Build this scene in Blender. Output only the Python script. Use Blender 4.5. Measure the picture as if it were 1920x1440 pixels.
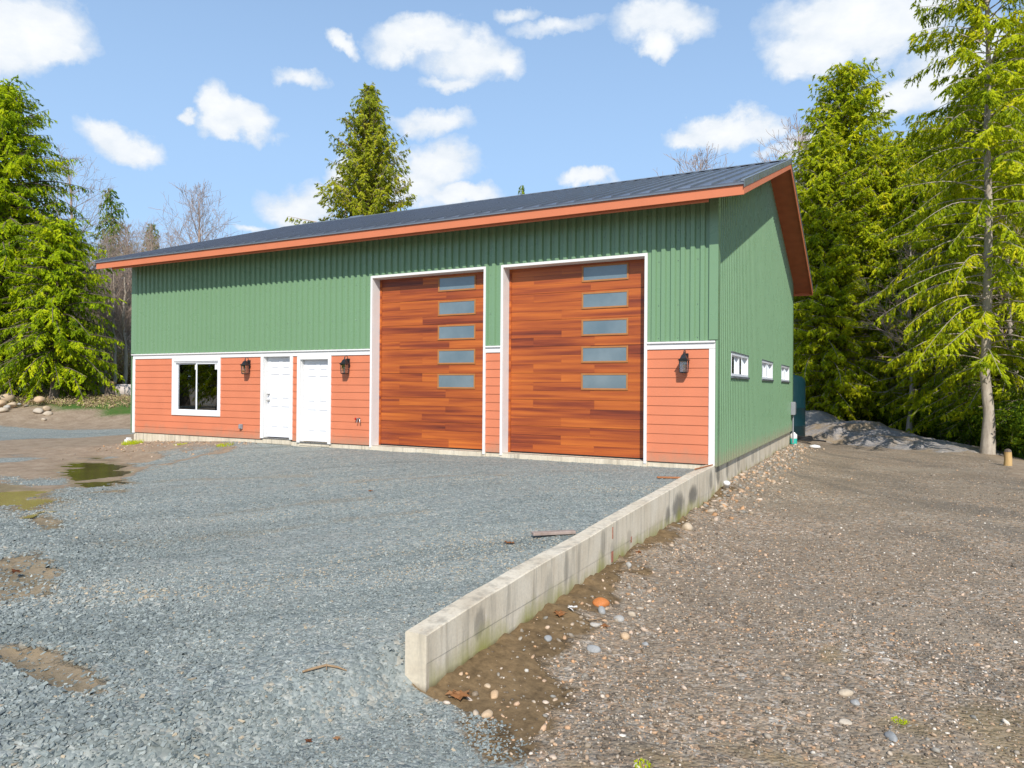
import math, random
import numpy as np
# ---------------------------------------------------------------- noise and terrain height
def _hash(ix, iy, s):
    h = (ix.astype(np.int64)*374761393 + iy.astype(np.int64)*668265263 + s*974634777) & 0xffffffff
    h = ((h ^ (h >> 13))*1274126177) & 0xffffffff
    return ((h ^ (h >> 16)) & 0xffff)/65535.0
def noise(x, y, s=0):
    x = np.asarray(x, float); y = np.asarray(y, float)
    ix = np.floor(x); iy = np.floor(y); fx = x-ix; fy = y-iy
    fx = fx*fx*(3-2*fx); fy = fy*fy*(3-2*fy)
    a = _hash(ix, iy, s); b = _hash(ix+1, iy, s); c = _hash(ix, iy+1, s); d = _hash(ix+1, iy+1, s)
    return (a*(1-fx)+b*fx)*(1-fy)+(c*(1-fx)+d*fx)*fy
def fbm(x, y, s=0, o=4):
    t = 0; a = .5; n = 0
    for k in range(o):
        t = t+a*noise(np.asarray(x)*2**k, np.asarray(y)*2**k, s+k*17); n += a; a *= .5
    return t/n
def sst(a, b, x):
    t = np.clip((np.asarray(x, float)-a)/(b-a), 0, 1); return t*t*(3-2*t)
CAM = (2.617, -13.079, 1.385); FW = (-.462, .887)
BW, BD = 16.66, 12.82
def depth_of(x, y): return (x-CAM[0])*FW[0]+(y-CAM[1])*FW[1]
def side_of(x, y): return ((x-CAM[0])*.887+(y-CAM[1])*.462)
def height(x, y):
    x = np.asarray(x, float); y = np.asarray(y, float)
    s = .509*(x+2)+.861*(y+10.3)
    fb = np.exp(-(np.maximum(-y, 0)/1.3)**2)*sst(-9.5, -13, x)*(y < .5)
    pad = -.45+.345*sst(0, 6, s)+.13*fb*sst(-19, -16, x)
    pad = pad+.05*sst(-1, -6, s)
    pad = pad+(fbm(x*.7, y*.7, 3)-.5)*.10*sst(6, 1.5, s)*sst(-.2, -1.5, y)+(fbm(x*2.2, y*2.2, 9)-.5)*.03
    right = -.67+.09*np.exp(-(np.maximum(x, 0)/.55)**2)+(fbm(x*.8, y*.8, 21)-.5)*.07+(fbm(x*3, y*3, 5)-.5)*.025
    right = right+.10*np.exp(-(np.maximum(x, 0)/.9)**2)*sst(-1, 2, y)
    right = right-.07*np.exp(-((x-.1)/.8)**2-((y+9.3)/1.1)**2)
    lump = np.exp(-np.maximum(x, 0)/.28)*(y > -9.6)*(y < -.5)
    right = right+lump*((fbm(x*6, y*6, 41)-.42)*.13+(fbm(x*17, y*17, 43)-.5)*.05)
    m = sst(-.45, .45, (-9.35-y)*.8+(x+.1)*1.6+.12)*(y < -9)
    left = pad*(1-m)+(-.71)*m
    side = np.where(y > -9.23, (x > -.085)*1.0, sst(-.6+.2*(y+9), .5, x))
    side = np.maximum(side, sst(6, 12, y)*sst(-24, -18, x))
    z = left*(1-side)+right*side
    # left rise beyond the drive
    d = depth_of(x, y); l = side_of(x, y)
    rise = sst(29.5, 36, d+.25*(l+22))*1.0+sst(36, 60, d)*.35
    bank = (.38*np.exp(-((d-32)/2.2)**2)*sst(-17.5, -22, l)*(.6+.8*fbm(x*.6, y*.6, 31)))
    lm = sst(-12, -16, l)
    z = z+(rise+bank)*lm
    # right: shoulder of the clearing, then lower forest floor
    e = clear_edge(x, y)
    z = z+sst(-2.5, -.2, e)*.10-sst(0, 3.5, e)*.55*(1-lm)*(l > 0)
    inb = (x < -.3)&(x > -BW+.3)&(y > .3)&(y < BD-.3)
    return np.where(inb, -.75, z)
def clear_edge(x, y):
    # signed distance beyond the edge of the gravel clearing on the right, positive in the wood
    d = depth_of(x, y); l = side_of(x, y)
    E = np.interp(d, [-20, 4, 16, 21.5, 26, 34, 41, 60], [12, 8, 11.7, 14.6, 15.8, 17.3, 17.5, 17.5])
    return np.maximum((l-E)*.9, d-41)
# ---------------------------------------------------------------- end terrain
import bpy, bmesh
from mathutils import Vector, Matrix
R = math.radians
for o in list(bpy.data.objects): bpy.data.objects.remove(o)
COL = bpy.context.scene.collection
rng = np.random.default_rng(7)
# ---------------------------------------------------------------- helpers
def at(px, d):
    """plan position seen in direction px (1920-wide photograph) at depth d: used to read positions off once"""
    l = (px-960)/1315.4*d
    return (CAM[0]+FW[0]*d+.887*l, CAM[1]+FW[1]*d+.462*l)
def H(x, y): return float(height(np.array([x]), np.array([y]))[0])
def tag(o, label=None, cat=None, group=None, kind=None):
    if label: o['label'] = label
    if cat: o['category'] = cat
    if group: o['group'] = group
    if kind: o['kind'] = kind
    return o
def empty(name, loc, label=None, cat=None, group=None, rz=0):
    o = bpy.data.objects.new(name, None); COL.objects.link(o); o.location = loc; o.rotation_euler[2] = rz
    o.empty_display_size = .2
    return tag(o, label, cat, group)
def link(name, me, mat, parent=None):
    o = bpy.data.objects.new(name, me); COL.objects.link(o)
    for m in (mat if isinstance(mat, (list, tuple)) else [mat]): me.materials.append(m)
    if parent is not None: o.parent = parent
    return o
def np_mesh(name, V, F, smooth=False, cols=None, mats=None):
    """V (n,3); F (m,k) all faces of k corners; cols (n,3) per vertex"""
    me = bpy.data.meshes.new(name); V = np.asarray(V, np.float32); F = np.asarray(F, np.int32)
    k = F.shape[1]
    me.vertices.add(len(V)); me.vertices.foreach_set('co', V.ravel())
    me.loops.add(F.size); me.loops.foreach_set('vertex_index', F.ravel())
    me.polygons.add(len(F)); me.polygons.foreach_set('loop_start', np.arange(0, F.size, k, dtype=np.int32))
    me.polygons.foreach_set('use_smooth', np.full(len(F), bool(smooth)))
    if mats is not None: me.polygons.foreach_set('material_index', np.asarray(mats, np.int32))
    me.update(calc_edges=True)
    if cols is not None:
        a = me.color_attributes.new('tint', 'FLOAT_COLOR', 'POINT')
        c = np.ones((len(V), 4), np.float32); c[:, :cols.shape[1]] = cols
        a.data.foreach_set('color', c.ravel())
    return me
class MB:
    """collects boxes, prisms and tubes and links them as ONE mesh object"""
    def __init__(s): s.v = []; s.f = []; s.sm = []; s.c = []; s.mi = []
    def add(s, vs, fs, smooth=False, col=None, mi=0):
        n = len(s.v); s.v += [tuple(v) for v in vs]
        for f in fs: s.f.append(tuple(n+i for i in f)); s.sm.append(smooth); s.mi.append(mi)
        s.c += [col if col is not None else (1, 1, 1)]*len(vs)
        return s
    def box(s, a, b, col=None, mi=0, bev=0):
        x0, y0, z0 = [min(p, q) for p, q in zip(a, b)]; x1, y1, z1 = [max(p, q) for p, q in zip(a, b)]
        vs = [(x0, y0, z0), (x1, y0, z0), (x1, y1, z0), (x0, y1, z0), (x0, y0, z1), (x1, y0, z1), (x1, y1, z1), (x0, y1, z1)]
        return s.add(vs, [(0, 3, 2, 1), (4, 5, 6, 7), (0, 1, 5, 4), (1, 2, 6, 5), (2, 3, 7, 6), (3, 0, 4, 7)], col=col, mi=mi)
    def quad(s, *p, mi=0, col=None): return s.add(p, [(0, 1, 2, 3)], mi=mi, col=col)
    def prism(s, poly, ax, a, b, mi=0, col=None):
        """2D polygon extruded along axis ax from a to b"""
        n = len(poly)
        def P(q, t):
            r = list(q); r.insert(ax, t); return tuple(r)
        vs = [P(q, a) for q in poly]+[P(q, b) for q in poly]
        fs = [tuple(range(n)), tuple(range(2*n-1, n-1, -1))]+[(i, (i+1) % n, n+(i+1) % n, n+i) for i in range(n)]
        return s.add(vs, fs, mi=mi, col=col)
    def tube(s, pts, rad, n=8, cap=True, smooth=True, col=None, mi=0):
        pts = [Vector(p) for p in pts]; rads = rad if isinstance(rad, (list, tuple)) else [rad]*len(pts)
        vs = []; fs = []; up = Vector((0, 0, 1)); prev = None
        for i, p in enumerate(pts):
            t = (pts[min(i+1, len(pts)-1)]-pts[max(i-1, 0)]).normalized()
            if prev is None: a = t.cross(up if abs(t.z) < .9 else Vector((1, 0, 0))).normalized()
            else: a = (prev-t*prev.dot(t)).normalized()
            prev = a; b = t.cross(a)
            for k in range(n):
                w = 2*math.pi*k/n; vs.append(p+(a*math.cos(w)+b*math.sin(w))*rads[i])
        for i in range(len(pts)-1):
            for k in range(n): fs.append((i*n+k, i*n+(k+1) % n, (i+1)*n+(k+1) % n, (i+1)*n+k))
        s.add(vs, fs, smooth=smooth, col=col, mi=mi)
        if cap:
            s.add(vs[:n], [tuple(range(n))[::-1]], col=col, mi=mi); s.add(vs[-n:], [tuple(range(n))], col=col, mi=mi)
        return s
    def lathe(s, prof, c=(0, 0, 0), n=24, smooth=True, mi=0):
        vs = []; fs = []
        for r, z in prof:
            for k in range(n): w = 2*math.pi*(k+.5)/n; vs.append((c[0]+r*math.cos(w), c[1]+r*math.sin(w), c[2]+z))
        for i in range(len(prof)-1):
            for k in range(n): fs.append((i*n+k, i*n+(k+1) % n, (i+1)*n+(k+1) % n, (i+1)*n+k))
        return s.add(vs, fs, smooth=smooth, mi=mi)
    def build(s, name, mat, parent=None, bevel=0, seg=1):
        me = bpy.data.meshes.new(name); me.from_pydata(s.v, [], s.f)
        me.polygons.foreach_set('use_smooth', s.sm); me.polygons.foreach_set('material_index', s.mi)
        if any(c != (1, 1, 1) for c in s.c):
            a = me.color_attributes.new('tint', 'FLOAT_COLOR', 'POINT')
            a.data.foreach_set('color', [q for c in s.c for q in (*c, 1)])
        bm = bmesh.new(); bm.from_mesh(me); bmesh.ops.recalc_face_normals(bm, faces=bm.faces); bm.to_mesh(me); bm.free()
        o = link(name, me, mat, parent)
        if bevel:
            m = o.modifiers.new('bevel', 'BEVEL'); m.width = bevel; m.segments = seg; m.limit_method = 'ANGLE'; m.angle_limit = R(40)
        return o
# ---------------------------------------------------------------- materials
class NT:
    def __init__(s, name):
        s.m = bpy.data.materials.new(name); s.m.use_nodes = True; s.t = s.m.node_tree; s.t.nodes.clear()
        s.out = s.n('ShaderNodeOutputMaterial'); s.b = s.n('ShaderNodeBsdfPrincipled'); s.t.links.new(s.b.outputs[0], s.out.inputs[0])
    def n(s, typ, **kw):
        q = s.t.nodes.new(typ)
        for k, v in kw.items(): setattr(q, k, v)
        return q
    def put(s, sock, v):
        if hasattr(v, 'is_output') or isinstance(v, bpy.types.NodeSocket): s.t.links.new(v, sock)
        elif isinstance(v, (tuple, list)) and sock.type == 'RGBA' and len(v) == 3: sock.default_value = (*v, 1)
        else: sock.default_value = v
    def math(s, op, a, b=0, c=None):
        q = s.n('ShaderNodeMath', operation=op); s.put(q.inputs[0], a); s.put(q.inputs[1], b)
        if c is not None: s.put(q.inputs[2], c)
        return q.outputs[0]
    def vmath(s, op, a, b=(0, 0, 0)):
        q = s.n('ShaderNodeVectorMath', operation=op); s.put(q.inputs[0], a); s.put(q.inputs[1], b)
        return q.outputs['Value'] if op in ('LENGTH', 'DOT_PRODUCT', 'DISTANCE') else q.outputs[0]
    def obj(s): return s.n('ShaderNodeTexCoord').outputs['Object']
    def scale(s, v, sc): return s.vmath('MULTIPLY', v, sc if isinstance(sc, tuple) else (sc,)*3)
    def sep(s, v):
        q = s.n('ShaderNodeSeparateXYZ'); s.put(q.inputs[0], v); return q.outputs
    def noise(s, v, sc, detail=4, rough=.55, out='Fac'):
        q = s.n('ShaderNodeTexNoise'); s.put(q.inputs['Vector'], v); q.inputs['Scale'].default_value = sc
        q.inputs['Detail'].default_value = detail; q.inputs['Roughness'].default_value = rough
        return q.outputs[out]
    def vor(s, v, sc, feat='F1', rand=1):
        q = s.n('ShaderNodeTexVoronoi', feature=feat); s.put(q.inputs['Vector'], v); q.inputs['Scale'].default_value = sc
        q.inputs['Randomness'].default_value = rand; return q
    def ramp(s, f, stops, interp='LINEAR'):
        q = s.n('ShaderNodeValToRGB'); s.put(q.inputs[0], f); r = q.color_ramp; r.interpolation = interp
        while len(r.elements) < len(stops): r.elements.new(.5)
        for e, (p, c) in zip(r.elements, stops): e.position = p; e.color = (*c, 1) if isinstance(c, (tuple, list)) else (c, c, c, 1)
        return q.outputs[0]
    def rng(s, v, a, b, c=0, d=1):
        q = s.n('ShaderNodeMapRange'); s.put(q.inputs[0], v)
        for i, t in enumerate((a, b, c, d)): q.inputs[i+1].default_value = t
        return q.outputs[0]
    def mix(s, f, a, b, bt='MIX'):
        q = s.n('ShaderNodeMix', data_type='RGBA', blend_type=bt); s.put(q.inputs[0], f); s.put(q.inputs[6], a); s.put(q.inputs[7], b)
        return q.outputs[2]
    def attr(s, name, out='Color'): q = s.n('ShaderNodeAttribute', attribute_name=name); return q.outputs[out]
    def bump(s, h, st=.3, dist=.01, nrm=None):
        q = s.n('ShaderNodeBump'); s.put(q.inputs['Height'], h); q.inputs['Strength'].default_value = st; q.inputs['Distance'].default_value = dist
        if nrm is not None: s.put(q.inputs['Normal'], nrm)
        s.put(s.b.inputs['Normal'], q.outputs[0]); return q.outputs[0]
    def fin(s, col, rough=.6, spec=.5, metal=0, **kw):
        s.put(s.b.inputs['Base Color'], col); s.put(s.b.inputs['Roughness'], rough); s.put(s.b.inputs['Specular IOR Level'], spec)
        s.put(s.b.inputs['Metallic'], metal)
        for k, v in kw.items(): s.put(s.b.inputs[k.replace('_', ' ')], v)
        return s.m
def paint(name, col, rough=.5, var=.12, sc=3, spec=.5, metal=0, grain=0, streak=False, dirt=False):
    t = NT(name); o = t.obj()
    v = t.scale(o, (1, 1, .15)) if streak else o
    f = t.rng(t.noise(v, sc, 5), .25, .75, 1-var, 1+var*.5)
    c = t.mix(1, col, t.ramp(f, [(0, 0), (1, 1)]), 'MULTIPLY') if False else t.vmath('SCALE', (0, 0, 0))
    q = t.n('ShaderNodeVectorMath', operation='SCALE'); q.inputs[0].default_value = col; t.put(q.inputs[3], f)
    if grain: t.bump(t.noise(o, 60, 3), grain, .002)
    cc = q.outputs[0]
    if dirt:
        zz = t.math('ADD', t.sep(o)[2], t.math('MULTIPLY', t.noise(t.scale(o, (1, 1, .5)), 5, 6, .7), -.55))
        cc = t.mix(t.rng(zz, -.02, -.30, 0, .55), cc, (.30, .22, .15))
        cc = t.mix(t.rng(t.noise(t.scale(o, (7, 7, .25)), 1.5, 5, .65), .56, .78, 0, .06), cc, (.30, .27, .22))
    return t.fin(cc, t.rng(t.noise(o, sc*2, 3), .3, .7, max(rough-.08, .03), min(rough+.1, 1)), spec, metal)
M = {}
M['green'] = paint('green_metal', (.172, .295, .160), .30, .04, 1.2, .5, streak=True, dirt=True)
M['orange'] = paint('orange_siding', (.62, .195, .095), .62, .08, 1.5, .35, grain=.25, streak=False, dirt=True)
M['fascia'] = paint('orange_fascia', (.60, .185, .085), .6, .07, 2, .35, grain=.2)
M['soffit'] = paint('stained_soffit', (.42, .13, .06), .75, .2, 4, .25, grain=.2)
M['white'] = paint('white_trim', (.76, .745, .715), .5, .04, 3, .4)
M['white_door'] = paint('white_door', (.72, .72, .735), .42, .02, 2, .4)
M['vinyl'] = paint('white_vinyl', (.78, .79, .80), .35, .03, 3, .5)
M['roof'] = paint('slate_roof_metal', (.15, .16, .185), .34, .12, 1.5, .6, metal=.6)
M['roof_trim'] = paint('slate_trim', (.19, .21, .23), .3, .12, 2.5, .6, metal=.3)
M['black'] = paint('black_iron', (.012, .012, .014), .4, .2, 20, .5)
M['grey_plastic'] = paint('grey_plastic', (.27, .28, .29), .5, .08, 9, .4)
M['steel'] = paint('brushed_steel', (.42, .40, .37), .3, .1, 20, .5, metal=.9)
M['brass'] = paint('brass', (.5, .36, .16), .35, .1, 20, .5, metal=.8)
M['red'] = paint('red_handle', (.55, .02, .02), .4, .1, 20, .5)
M['seal'] = paint('rubber_seal', (.02, .02, .02), .7, .2, 10, .3)
M['interior'] = paint('interior_wall', (.10, .085, .07), .85, .25, 2, .2)
M['tan_frame'] = paint('tan_window_frame', (.40, .165, .05), .5, .12, 6, .4)
def concrete(name, stains, top_light=True):
    t = NT(name); o = t.obj(); x, y, z = t.sep(o)
    base = t.ramp(t.noise(o, 1.7, 7, .6), [(.25, (.52, .435, .315)), (.5, (.66, .575, .435)), (.75, (.74, .67, .54))])
    base = t.mix(t.rng(t.noise(t.scale(o, (3, 3, .35)), 3.2, 5), .5, .68, 0, .62), base, (.29, .26, .205))
    base = t.mix(t.rng(t.noise(o, 45, 3), .35, .75, 0, .22), base, (.25, .23, .2))
    if stains:
        nz = t.math('ADD', t.math('MULTIPLY', t.noise(t.scale(o, (2, 7, 1.3)), 5, 6, .75), 1.6), t.math('MULTIPLY', t.noise(t.scale(o, (1, 1, .6)), 3.2, 4), 1.1))
        for cy, cz, ry, rz, a in stains:
            e = t.math('ADD', t.math('POWER', t.math('DIVIDE', t.math('SUBTRACT', y, cy), ry), 2), t.math('POWER', t.math('DIVIDE', t.math('SUBTRACT', z, cz), rz), 2))
            m = t.math('MULTIPLY', t.rng(t.math('ADD', e, t.math('MULTIPLY', nz, 1.25)), 2.75, 2.05, 0, 1), a)
            base = t.mix(m, base, (.105, .10, .085))
    base = t.mix(t.rng(t.noise(t.scale(o, (4, 4, .18)), 6, 4, .6), .55, .75, 0, .5), base, (.33, .24, .15))
    base = t.mix(t.rng(t.noise(o, 7, 5, .7), .62, .72, 0, .45), base, (.74, .70, .62))
    # algae near the soil
    zz = t.math('ADD', z, t.math('MULTIPLY', t.math('SUBTRACT', t.noise(t.scale(o, (1, 1.6, .3)), 1.6, 6, .65), .5), -.75))
    alg = t.rng(zz, -.40, -.64, 0, .85); alg = t.math('MULTIPLY', alg, t.math('GREATER_THAN', y, -9.2))
    base = t.mix(alg, base, (.27, .26, .045))
    wet = t.rng(t.math('ADD', z, t.math('MULTIPLY', t.noise(o, 6, 4), -.1)), -.62, -.67, 0, .8)
    base = t.mix(wet, base, (.13, .095, .05))
    pits = t.rng(t.vor(o, 26).outputs['Distance'], .0, .14, 0, 1)
    t.bump(t.math('ADD', t.noise(o, 22, 5), t.math('MULTIPLY', pits, .25)), .35, .006)
    return t.fin(base, .85, .25)
M['wall_conc'] = concrete('form_concrete', [(-1.7, -.33, .34, .19, .8), (-2.65, -.36, .38, .22, .75), (-3.25, -.42, .14, .17, .7), (-.35, -.25, .14, .2, .6),
    (-5.0, -.42, .10, .12, .25), (-8.55, -.38, .09, .13, .5), (-7.3, -.45, .12, .2, .3), (-6.9, -.33, .07, .2, .45), (-5.9, -.3, .08, .17, .35), (-5.6, -.45, .07, .12, .3)])
M['found_conc'] = concrete('foundation_concrete', [(.45, -.2, .2, .22, .7), (1.35, -.22, .16, .2, .6), (2.6, -.2, .2, .2, .4), (4.6, -.25, .3, .15, .3)])
def cedar_planks():
    t = NT('cedar_planks'); o = t.obj(); tint = t.attr('tint'); r, g, b = t.sep(tint)
    off = t.n('ShaderNodeCombineXYZ'); t.put(off.inputs[0], t.math('MULTIPLY', g, 37)); t.put(off.inputs[2], t.math('MULTIPLY', b, 53))
    v = t.vmath('ADD', t.scale(o, (.38, 1, 10)), off.outputs[0])
    band = t.noise(v, 1.1, 3, .5); fine = t.noise(t.scale(v, (2.2, 1, 7)), 2.2, 5, .65)
    f = t.math('ADD', t.math('MULTIPLY', r, .42), t.math('ADD', t.math('MULTIPLY', t.math('SUBTRACT', band, .42), 1.25), t.math('MULTIPLY', t.math('SUBTRACT', fine, .4), .5)))
    c = t.ramp(f, [(0, (.11, .022, .011)), (.2, (.22, .042, .014)), (.42, (.37, .083, .016)), (.66, (.50, .13, .02)), (.95, (.66, .205, .036))])
    t.bump(fine, .12, .002)
    return t.fin(c, .42, .45)
M['planks'] = cedar_planks()
def frosted():
    t = NT('frosted_glass'); o = t.obj()
    c = t.ramp(t.noise(o, 1.6, 4), [(.3, (.10, .145, .165)), (.7, (.165, .21, .225))])
    t.bump(t.noise(o, 30, 3), .05, .002)
    return t.fin(c, .16, .9, Coat_Weight=.6, Coat_Roughness=.06)
M['frosted'] = frosted()
def clear_glass(name, tr=.82):
    t = NT(name); tv = tr; tr = t.n('ShaderNodeBsdfTransparent'); tr.inputs[0].default_value = (tv, tv, tv, 1)
    gl = t.n('ShaderNodeBsdfGlossy'); gl.inputs['Roughness'].default_value = .015; gl.inputs[0].default_value = (.9, .95, .97, 1)
    f = t.n('ShaderNodeFresnel'); f.inputs[0].default_value = 1.5
    mx = t.n('ShaderNodeMixShader'); t.put(mx.inputs[0], t.math('ADD', t.math('MULTIPLY', f.outputs[0], 2.2), .15)); t.put(mx.inputs[1], tr.outputs[0]); t.put(mx.inputs[2], gl.outputs[0])
    t.t.links.new(mx.outputs[0], t.out.inputs[0]); return t.m
M['glass'] = clear_glass('clear_glass')
M['lamp_glass'] = clear_glass('lamp_glass', tr=.96)
def bark(name, a, b, sc=6):
    t = NT(name); o = t.obj(); v = t.scale(o, (1, 1, .22))
    n = t.noise(v, sc*2, 6, .7); big = t.noise(o, .8, 3)
    c = t.mix(t.rng(big, .35, .7, 0, .5), t.ramp(n, [(.3, a), (.65, b)]), tuple(q*.55 for q in b))
    t.bump(n, .6, .02); return t.fin(c, .9, .15)
M['bark'] = bark('cedar_bark', (.075, .055, .045), (.24, .19, .155))
M['bark_pale'] = bark('alder_bark', (.25, .20, .16), (.54, .47, .38), 4)
M['bark_red'] = bark('twig_bark', (.30, .21, .165), (.54, .42, .34), 5)
def leaf(name, cols, tr=.42):
    t = NT(name); tint = t.attr('tint'); r, g, b = t.sep(tint)
    c = t.ramp(r, list(zip((0, .35, .7, 1), cols)))
    d = t.n('ShaderNodeBsdfTranslucent'); t.put(d.inputs[0], t.mix(1, c, (1.05, 1.05, .4), 'MULTIPLY'))
    mx = t.n('ShaderNodeMixShader'); mx.inputs[0].default_value = tr
    t.fin(c, .7, .07); t.t.links.new(t.b.outputs[0], mx.inputs[1]); t.t.links.new(d.outputs[0], mx.inputs[2]); t.t.links.new(mx.outputs[0], t.out.inputs[0])
    return t.m
M['leaf_cedar'] = leaf('cedar_foliage', [(.11, .17, .010), (.32, .40, .010), (.54, .58, .014), (.72, .66, .022)])
M['leaf_olive'] = leaf('olive_foliage', [(.12, .16, .02), (.29, .34, .022), (.46, .48, .028), (.60, .53, .045)])
M['leaf_green'] = leaf('green_cedar_foliage', [(.06, .12, .008), (.25, .36, .008), (.48, .58, .010), (.66, .67, .015)])
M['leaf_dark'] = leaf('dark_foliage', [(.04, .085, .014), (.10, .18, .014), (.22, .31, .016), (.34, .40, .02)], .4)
M['brush'] = leaf('dry_brush', [(.24, .16, .10), (.42, .30, .18), (.55, .43, .25), (.36, .38, .10)], .15)
def stone_mat(name, stops, rough=.75, spec=.35):
    t = NT(name); r, g, b = t.sep(t.attr('tint')); o = t.obj()
    c = t.ramp(r, stops); n = t.noise(o, 90, 3, .7)
    q = t.n('ShaderNodeVectorMath', operation='SCALE'); t.put(q.inputs[0], c); t.put(q.inputs[3], t.math('MULTIPLY', t.rng(n, .3, .7, .82, 1.12), t.rng(g, 0, 1, .8, 1.15)))
    return t.fin(q.outputs[0], rough, spec)
GREY = [(0, (.14, .16, .152)), (.25, (.195, .222, .208)), (.5, (.24, .268, .25)), (.72, (.29, .315, .29)), (.9, (.38, .39, .35)), (1, (.42, .34, .23))]
BROWN = [(0, (.10, .076, .052)), (.25, (.195, .148, .10)), (.45, (.31, .238, .16)), (.58, (.24, .23, .20)), (.72, (.45, .36, .26)), (.86, (.48, .27, .13)), (1, (.68, .63, .54))]
M['crushed'] = stone_mat('crushed_grey_stone', GREY)
M['pebbles'] = stone_mat('mixed_pebbles', BROWN, .6, .4)
M['cobble'] = stone_mat('cobble_stone', [(0, (.26, .27, .27)), (.3, (.40, .38, .34)), (.55, (.50, .40, .28)), (.8, (.58, .36, .18)), (1, (.50, .17, .045))], .65)
# ---------------------------------------------------------------- the building
ZB, ZW, OY, OX, ZE, SL = 2.268, 4.93, .757, .604, 4.912, .340
YR = BD/2; ZR = ZE+SL*(YR+OY)
G1 = (-7.92, -4.815); G2 = (-4.45, -1.275); GZ = 3.965
D1 = (-11.39, -10.47, .045, 2.125); D2 = (-10.13, -9.22, -.012, 2.035)
WIN = (-14.93, -12.98, .54, 2.14)
SW = [(1.31, 3.36), (5.46, 7.54), (9.50, 11.66)]; SZ = (1.645, 2.115)
bld = empty('workshop_building', (0, 0, 0), 'long workshop building of ribbed green metal over orange lap siding under a dark roof', 'building')
def tiles(xs, zs, holes):
    """rectangles of a wall with openings"""
    xs = sorted(set(xs+[h[0] for h in holes]+[h[1] for h in holes])); zs = sorted(set(zs+[h[2] for h in holes]+[h[3] for h in holes]))
    for a, b in zip(xs, xs[1:]):
        run = None
        for c, d in zip(zs, zs[1:]):
            inside = any(h[0]-1e-6 <= a and b <= h[1]+1e-6 and h[2]-1e-6 <= c and d <= h[3]+1e-6 for h in holes)
            if inside:
                if run: yield (a, b, *run); run = None
            else: run = (run[0], d) if run else (c, d)
        if run: yield (a, b, *run)
def rib_y(pos, pitch=.183, dep=.044):
    u = (pos/pitch) % 1
    k = [(0, 0), (.38, 0), (.5, 1), (.88, 1), (1, 0)]
    for (a, p), (b, q) in zip(k, k[1:]):
        if a <= u <= b: return dep*(p+(q-p)*(u-a)/(b-a))
def rib_breaks(a, b, pitch=.183):
    out = [a, b]; n0 = int(math.floor(a/pitch))-1; n1 = int(math.ceil(b/pitch))+1
    for n in range(n0, n1):
        for u in (0, .38, .5, .88):
            p = (n+u)*pitch
            if a < p < b: out.append(p)
    return sorted(out)
# structural wall core (behind the claddings), floor and partitions
core = MB()
holes = [(G1[0]+.05, G1[1]-.05, -1.2, GZ-.05), (G2[0]+.05, G2[1]-.05, -1.2, GZ-.05), (D1[0], D1[1], -1.2, D1[3]), (D2[0], D2[1], -1.2, D2[3]), (WIN[0]+.09, WIN[1]-.09, WIN[2]+.09, WIN[3]-.09)]
for a, b, c, d in tiles([-BW+.02, -.02], [-.05, ZW-.05], holes): core.box((a, .03, max(c, -.05)), (b, .15, d))
sholes = [(p+.03, q-.03, SZ[0]+.02, SZ[1]-.02) for p, q in SW]
for a, b, c, d in tiles([.15, BD-.02], [-.05, ZW-.05], sholes): core.box((-.15, a, c), (-.03, b, d))
for x0, x1 in ((-.15, -.03), (-BW+.03, -BW+.15)): core.prism([(.03, ZW-.05), (BD-.03, ZW-.05), (YR, ZW-.05+SL*YR)], 0, x0, x1)
core.box((-BW+.03, .15, -.05), (-BW+.15, BD-.02, ZW-.05)); core.box((-BW+.15, BD-.14, -.05), (-.15, BD-.02, ZW-.05))
core.build('wall_core', M['interior'], bld)
MB().box((-BW+.15, .15, -.12), (-.15, BD-.15, -.055)).box((-12.2, .16, -.05), (-12.08, BD-.16, 2.9)).box((-BW+.16, 4.2, -.05), (-12.21, 4.3, 2.9)).build('interior_floor', M['interior'], bld)
# foundation
f = MB()
f.box((-BW+.02, .012, -1.3), (-.03, .30, -.008), mi=0); f.box((-.33, .31, -1.3), (-.028, BD, -.055)); f.box((-BW+.02, .31, -1.3), (-BW+.3, BD, -.055)); f.box((-BW+.31, BD-.3, -1.3), (-.34, BD, -.055))
f.build('foundation', M['found_conc'], bld, .006)
# metal cladding, front
def ribbed(name, cols, place, parent=bld, mat=None):
    """cols: list of (a, b, zlo(p), zhi(p)); place(p, off, z)->xyz"""
    V = []; F = []
    for a, b, zl, zh in cols:
        br = rib_breaks(a, b); n = len(V)
        for p in br: V += [place(p, rib_y(p), zl(p)), place(p, rib_y(p), zh(p))]
        for i in range(len(br)-1): F.append((n+2*i, n+2*i+2, n+2*i+3, n+2*i+1))
    me = bpy.data.meshes.new(name); me.from_pydata(V, [], F)
    o = link(name, me, mat or M['green'], parent)
    m = o.modifiers.new('sheet', 'SOLIDIFY'); m.thickness = .0015; m.offset = 0
    return o
top = lambda x: ZW+.06
zl = lambda v: (lambda p: v)
ribbed('metal_siding', [(-BW+.09, G1[0], zl(ZB), top), (G1[0], G1[1], zl(GZ+.004), top), (G1[1], G2[0], zl(ZB), top), (G2[0], G2[1], zl(GZ+.004), top), (G2[1], -.115, zl(ZB), top)],
       lambda p, o, z: (p, -.004-o, z))
def under(y): return ZE+SL*(OY+min(y, BD-y))-.10
cols = []
e = [.085]+[v for s in SW for v in s]+[BD-.10]
for i, (a, b) in enumerate(zip(e, e[1:])):
    if i % 2 == 0: 
        parts = [(a, b)] if not (a < YR < b) else [(a, YR), (YR, b)]
        for p, q in parts: cols.append((p, q, zl(-.03), under))
    else:
        for p, q in ([(a, b)] if not (a < YR < b) else [(a, YR), (YR, b)]):
            cols.append((p, q, zl(-.03), zl(SZ[0]-.03))); cols.append((p, q, zl(SZ[1]+.012), under))
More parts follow.
